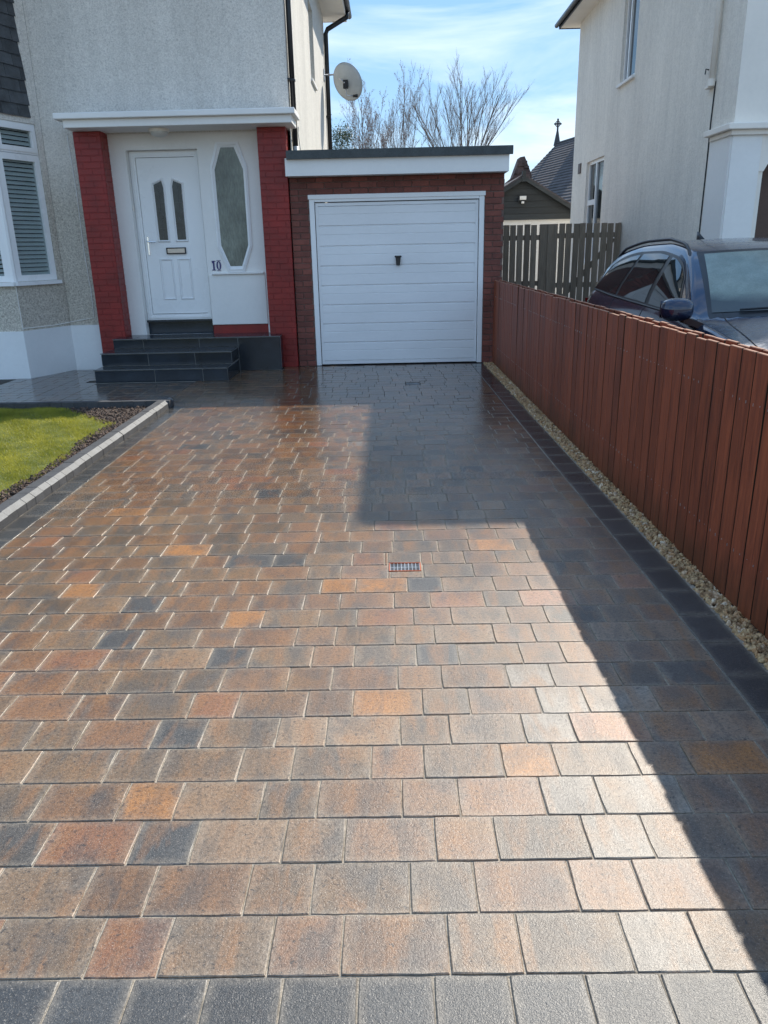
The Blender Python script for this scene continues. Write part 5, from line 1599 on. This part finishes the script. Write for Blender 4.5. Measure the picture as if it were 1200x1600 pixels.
for side in (-1, 1):
    mb = MB(); pt = []
    for i in range(14):
        x_ = side * (0.64 + 0.10 * (i / 13)); s = 1.30 - 1.05 * i / 13 + (0.34 * (x_ / 0.8) ** 2) * (1 - i / 13)
        pt.append((x_ + 0, CY0 + s - 6.5, cz(s, x_) + 0.001))
    mb.tube(pt, 0.0035, 5); mb.build('bonnet_seam', M['black'], car)
mb = MB(); mb.box(-0.42, 0.42, -2.33, -2.25, 0.42, 0.58); mb.build('grille', M['black'], car)
bm = bmesh.new(); bmesh.ops.create_cone(bm, segments=10, radius1=0.045, radius2=0.006, depth=0.10, cap_ends=True)
for v in bm.verts: v.co.y = v.co.y * 2 + v.co.z * 1.3
mb = MB(); mb.from_bm(bm); o = mb.build('aerial', M['black'], car, smooth=True); o.location = (0, CY0 + 3.75 - 6.5, cz(3.75, 0) + 0.045)

# ================================================================== GREY PICKET GATE
gt = empty('picket_gate', (2.9, 14.5, 0)); tag(gt, 'tall weathered grey picket gate closing the gap behind the parked car', 'gate')
mb = MB(); mb.cbox(-0.051, 0.051, -0.011, 0.011, 0.05, 1.86, 0.003); pk = mb.mesh('slat', M['greywood'])
x = 1.60; k = 0
while x < 4.08:
    if not (2.66 < x < 2.90):
        inst('slat', pk, gt, (x - 2.9 + random.uniform(-.004, .004), random.uniform(-.002, .002), random.uniform(-0.008, 0.006)), (0, random.gauss(0, 0.004), 0))
    x += 0.1225
for x0_, x1_ in ((1.55, 2.68), (2.93, 4.10)):
    for z in (0.30, 0.82, 1.60) if x0_ < 2 else (0.36, 0.78, 1.62):
        mb = MB(); mb.cbox(x0_ - 2.9, x1_ - 2.9, 0.013, 0.05, z, z + 0.085, 0.003); mb.build('rail', M['greywood'], gt)
for x0_, x1_, z0_, z1_ in ((2.95, 4.05, 0.45, 1.60),):
    mb = MB(); mb.prism([(x0_ - 2.9, 0.013, z0_), (x0_ - 2.9 + 0.1, 0.013, z0_), (x1_ - 2.9, 0.013, z1_), (x1_ - 2.9 - 0.1, 0.013, z1_)], (0, 0.035, 0)); mb.build('brace', M['greywood'], gt)
for xx, w in ((2.745, 0.13), (2.865, 0.10), (4.085, 0.035)):
    mb = MB(); mb.cbox(xx - w / 2 - 2.9, xx + w / 2 - 2.9, -0.02, 0.07, 0, 1.862, 0.004); mb.build('post', M['greywood'], gt)

# ================================================================== OUTBUILDING WITH DARK GABLE
ob = empty('outbuilding', (3.56, 22, 0)); tag(ob, 'low white outbuilding with a dark boarded gable beyond the picket gate', 'outbuilding')
def obp(mb, name, mat, parent=None):
    o = mb.build(name, mat, parent or ob)
    if parent is None: o.location = (-3.56, -22, 0)
    return o
ax, az_, hw, ez = 3.56, 3.19, 1.75, 2.16
mb = MB(); mb.box(ax - hw, ax + hw, 22.03, 27, 0, ez); obp(mb, 'wall', M['whitewall'])
mb = MB(); mb.prism([(ax - hw, 22.0, ez), (ax + hw, 22.0, ez), (ax, 22.0, az_ - 0.03)], (0, 0.03, 0)); gb = obp(mb, 'gable', M['blackm'])
z = ez
while z < az_ - 0.08:
    h = 0.155
    half0 = hw * (az_ - z) / (az_ - ez); half1 = hw * max(0.02, (az_ - z - h)) / (az_ - ez)
    mb = MB(); mb.prism([(ax - half0, 21.975, z), (ax + half0, 21.975, z), (ax + half1, 21.988, z + h - 0.006), (ax - half1, 21.988, z + h - 0.006)], (0, 0.02, 0))
    o = mb.build('board', M['shedboard'], gb); z += h
for sgn in (-1, 1):
    mb = MB(); mb.prism([(ax, 21.85, az_ + 0.02), (ax, 21.85, az_ + 0.09), (ax + sgn * (hw + 0.2), 21.85, ez - 0.03), (ax + sgn * (hw + 0.2), 21.85, ez - 0.10)], (0, 5.3, 0)); obp(mb, 'roof_slope', M['church'])
    mb = MB(); mb.prism([(ax, 21.82, az_ - 0.06), (ax, 21.82, az_ + 0.03), (ax + sgn * (hw + 0.2), 21.82, ez - 0.07), (ax + sgn * (hw + 0.2), 21.82, ez - 0.17)], (0, 0.025, 0)); obp(mb, 'bargeboard', M['shedboard'])
mb = MB(); mb.box(ax - 0.05, ax + 0.05, 21.80, 21.90, az_ - 0.10, az_ + 0.16); obp(mb, 'finial', M['shedboard'])
fl = empty('floodlight', (3.56, 21.93, 2.66)); tag(fl, 'small white floodlight fixed to the dark boarded gable', 'floodlight')
mb = MB(); mb.cbox(-0.085, 0.085, -0.08, -0.02, -0.01, 0.085, 0.006); mb.build('housing', M['whitewall'], fl)
mb = MB(); mb.cbox(-0.12, -0.09, -0.06, 0.02, -0.05, 0.06, 0.004); mb.cbox(-0.09, 0.09, -0.05, 0.03, -0.04, -0.012, 0.004); mb.build('bracket', M['black'], fl)
mb = MB(); mb.cbox(-0.035, 0.035, -0.07, -0.01, -0.10, -0.045, 0.005); mb.build('sensor', M['whitewall'], fl)

# ================================================================== CHURCH
chh = empty('church', (12.5, 58, 0)); tag(chh, 'distant church with a steep slate roof and a stone cross on its ridge', 'church')
def chp(mb, name, mat, parent=None):
    o = mb.build(name, mat, parent or chh)
    if parent is None: o.location = (-12.5, -58, 0)
    return o
A = Vector((12.05, 60, 8.24)); D_ = Vector((0.22, -0.975, 0)).normalized() * 30
sd_ = Vector((-0.975, -0.22, 0)).normalized()
mb = MB()
lowL = A + sd_ * 8.5 + Vector((0, 0, -8.0)); lowR = A - sd_ * 8.5 + Vector((0, 0, -8.0))
mb.prism([A, lowL, lowL + Vector((0, 0, -0.2)), A + Vector((0, 0, -0.35))], D_); mb.prism([A + Vector((0, 0, .001)), lowR, lowR + Vector((0, 0, -0.2)), A + Vector((0, 0, -0.351))], D_)
rf = chp(mb, 'roof', M['church'])
# slate courses
mb = MB()
n_c = 42
for i in range(n_c):
    p = A + (lowL - A) * (i / n_c); p2 = A + (lowL - A) * ((i + 1) / n_c)
    nn = (lowL - A).cross(D_).normalized()
    if nn.z < 0: nn = -nn
    mb.add([p + nn * 0.01, p2 + nn * 0.045, p2 + nn * 0.045 + D_, p + nn * 0.01 + D_, p2, p2 + D_], [(0, 1, 2, 3), (1, 4, 5, 2)])
o = mb.build('slates', M['church'], rf); o['kind'] = 'stuff'
mb = MB(); mb.prism([A + Vector((0, 0, -0.3)), lowL, lowR], (-D_.normalized() * 0.6)); chp(mb, 'gable_wall', M['churchstone'])
mb = MB(); mb.tube([A + Vector((0, 0, 0.02)), A + Vector((0, 0, 0.02)) + D_], 0.09, 6); chp(mb, 'ridge', M['rooftile'])
mb = MB(); mb.tube([A + Vector((0, 0.1, -0.1)), A + Vector((0, 0.1, 0.35)), A + Vector((0, 0.1, 0.95))], [0.26, 0.17, 0.05], 6)
b0 = A + Vector((0, 0.1, 0))
mb.box(b0.x - 0.055, b0.x + 0.055, b0.y - 0.05, b0.y + 0.05, b0.z + 0.9, b0.z + 1.62); mb.box(b0.x - 0.26, b0.x + 0.26, b0.y - 0.045, b0.y + 0.045, b0.z + 1.24, b0.z + 1.34)
cring = [(b0.x + 0.17 * math.cos(t * math.pi / 8), b0.y, b0.z + 1.29 + 0.17 * math.sin(t * math.pi / 8)) for t in range(17)]
mb.tube(cring, 0.035, 5, cap=False); chp(mb, 'cross', M['rooftile'])
# unseen block added by the ridge to throw a shadow on the slates
st_c = A + D_ * 0.155 - sd_ * 0.5
mb = MB(); mb.box(st_c.x - 0.75, st_c.x + 0.75, st_c.y - 0.9, st_c.y + 0.9, 4, 11.2); mb.box(st_c.x - 0.85, st_c.x + 0.85, st_c.y - 1.0, st_c.y + 1.0, 11.2, 11.4); chp(mb, 'shadow_block', M['churchstone'])
sg = empty('stone_gable', (8.85, 55, 0)); tag(sg, 'weathered red sandstone gable stump peeping over the garage roof corner', 'gable')
mb = MB(); mb.prism([(-0.95, 0, 0), (0.62, 0, 0), (0.62, 0, 5.85), (0.42, 0, 6.35), (0.12, 0, 7.0), (-0.18, 0, 6.95), (-0.42, 0, 6.3), (-0.62, 0, 5.75), (-0.95, 0, 5.5)], (0, 1.2, 0)); mb.build('masonry', M['churchstone'], sg)
rnd = random.Random(4)
for _ in range(60):
    z_ = rnd.uniform(5.4, 6.75); hw_ = 0.15 + (6.9 - z_) * 0.33; x_ = rnd.uniform(-hw_, hw_)
    mb = MB(); w_ = rnd.uniform(0.08, 0.16); h_ = rnd.uniform(0.05, 0.09); mb.cbox(x_ - w_, x_ + w_, -0.05 - rnd.random() * 0.03, 0.02, z_ - h_, z_ + h_, 0.012)
    mb.build('stone', M['churchstone'], sg)

# ================================================================== TREES
def tree(name, label, x, y, h, stems, spread, seed, bud=0, lean=0.0, base_split=0.25, r0=0.14, up=0.35, sub=6, kids0=7):
    rnd = random.Random(seed)
    t = empty(name, (x, y, 0)); tag(t, label, 'tree')
    trunk, twigs, buds = MB(), MB(), MB()
    def seg(mbx, p, d, L, r, n=4):
        mbx_n = 4
        pts = [p]; rs = [r]
        q_ = p.copy(); dd = d.copy()
        for i in range(n):
            dd = (dd + Vector((rnd.gauss(0, 0.06), rnd.gauss(0, 0.06), rnd.gauss(0, 0.03) + up * 0.10))).normalized()
            q_ = q_ + dd * L / n; pts.append(q_.copy()); rs.append(r * (1 - 0.55 * (i + 1) / n))
        mbx.tube(pts, rs, 5 if r > 0.03 else 3, cap=False)
        return pts, rs, dd
    def grow(p, d, L, r, lvl):
        if L < 0.12 or lvl > sub: return
        mbx = trunk if lvl <= 1 else twigs
        pts, rs, dd = seg(mbx, p, d, L, max(r, 0.0034), 5 if lvl < 2 else 3)
        kids = {0: kids0, 1: 6, 2: 5, 3: 4}.get(lvl, 2)
        for i in range(kids):
            f = 0.25 + 0.72 * (i + rnd.random() * 0.6) / kids
            k_ = min(len(pts) - 2, int(f * (len(pts) - 1))); fr = f * (len(pts) - 1) - k_
            pp = pts[k_].lerp(pts[k_ + 1], max(0, min(1, fr)))
            ax_ = Vector((rnd.gauss(0, 1), rnd.gauss(0, 1), 0.15 + rnd.random() * 0.5)).normalized()
            nd_ = (d * 1.0 + ax_ * rnd.uniform(0.45, 0.75) + Vector((0, 0, up * 0.4))).normalized()
            grow(pp, nd_, L * rnd.uniform(0.32, 0.50) * (1.15 - 0.4 * f), r * 0.40, lvl + 1)
        if bud and lvl >= 2:
            for _ in range(bud):
                pp = pts[rnd.randrange(1, len(pts))]; s_ = rnd.uniform(0.02, 0.055)
                a_ = Vector((rnd.gauss(0, 1), rnd.gauss(0, 1), rnd.gauss(0, 1))).normalized() * s_; b_ = Vector((rnd.gauss(0, 1), rnd.gauss(0, 1), rnd.gauss(0, 1))).normalized() * s_
                buds.add([pp, pp + a_, pp + b_], [(0, 1, 2)])
    top = Vector((lean, 0, h * base_split))
    trunk.tube([(0, 0, 0), (lean * .5, 0, h * base_split * 0.5), tuple(top)], [r0 * 1.5, r0 * 1.15, r0], 8, cap=False)
    for i in range(stems):
        a = 2 * math.pi * i / stems + rnd.uniform(-0.3, 0.3)
        rad = rnd.uniform(0.15, 1.0) * spread
        d = Vector((math.cos(a) * rad, math.sin(a) * rad * 0.6, 1.0)).normalized()
        grow(top.copy(), d, h * (1 - base_split) * rnd.uniform(0.80, 1.0) / max(0.8, d.z) * (0.97 if rad < 0.5 * spread else 0.86), r0 * 0.30, 0)
    trunk.build('trunk', M['bark'], t, fixn=False)
    twigs.build('crown', M['twig'], t, fixn=False)
    if buds.v: buds.build('buds', M['bud'], t, fixn=False)
    return t
tree('bare_tree', 'largest bare spreading tree standing behind the garage roof', 3.5, 40, 8.9, 13, 0.72, 21, r0=0.12, base_split=0.40, up=0.22, bud=0, kids0=7)
tree('bare_tree', 'slim bare tree left of the largest one behind the garage', 0.65, 41, 8.9, 4, 0.20, 5, r0=0.10, base_split=0.35, bud=1)
tree('bare_tree', 'small bare tree with brown buds beside the satellite dish', -1.0, 38, 7.9, 6, 0.35, 9, r0=0.09, base_split=0.35, bud=2)
tree('bare_tree', 'low thin bare tree between the two slender ones', -0.1, 42, 7.6, 5, 0.35, 33, r0=0.08, base_split=0.4, bud=1)
def shrub(name, label, x, y, z0, z1, r, n, seed):
    rnd = random.Random(seed)
    t = empty(name, (x, y, 0)); tag(t, label, 'shrub')
    mb = MB()
    for k in range(5):
        a = rnd.uniform(0, 6.28); mb.tube([(0, 0, 0), (0.3 * math.cos(a) * r, 0.3 * math.sin(a) * r, z1 * 0.5), (0.7 * math.cos(a) * r, 0.7 * math.sin(a) * r, z1 * 0.9)], [0.06, 0.04, 0.015], 5)
    mb.build('stem', M['bark'], t)
    mb = MB()
    cl = [(Vector((rnd.gauss(0, r * 0.45), rnd.gauss(0, r * 0.45), rnd.uniform(z0, z1))), rnd.uniform(0.12, 0.4)) for _ in range(34)]
    for _ in range(n):
        c, rad = rnd.choice(cl)
        p = c + Vector((rnd.gauss(0, 1), rnd.gauss(0, 1), rnd.gauss(0, 1))) * rad * 0.55
        a_ = Vector((rnd.gauss(0, 1), rnd.gauss(0, 1), rnd.gauss(0, 1))).normalized() * rnd.uniform(0.03, 0.07); b_ = Vector((rnd.gauss(0, 1), rnd.gauss(0, 1), rnd.gauss(0, 1))).normalized() * rnd.uniform(0.02, 0.05)
        mb.add([p, p + a_, p + a_ * 0.6 + b_], [(0, 1, 2)])
    mb.build('foliage', M['leaf'], t, fixn=False)
shrub('ivy_shrub', 'dark leafy shrub half hidden by the far house corner', -1.55, 24, 1.5, 4.6, 0.55, 9000, 3)
shrub('ivy_shrub', 'low dark evergreen tuft just above the garage roof', -0.35, 30, 2.4, 4.7, 0.30, 2500, 8)
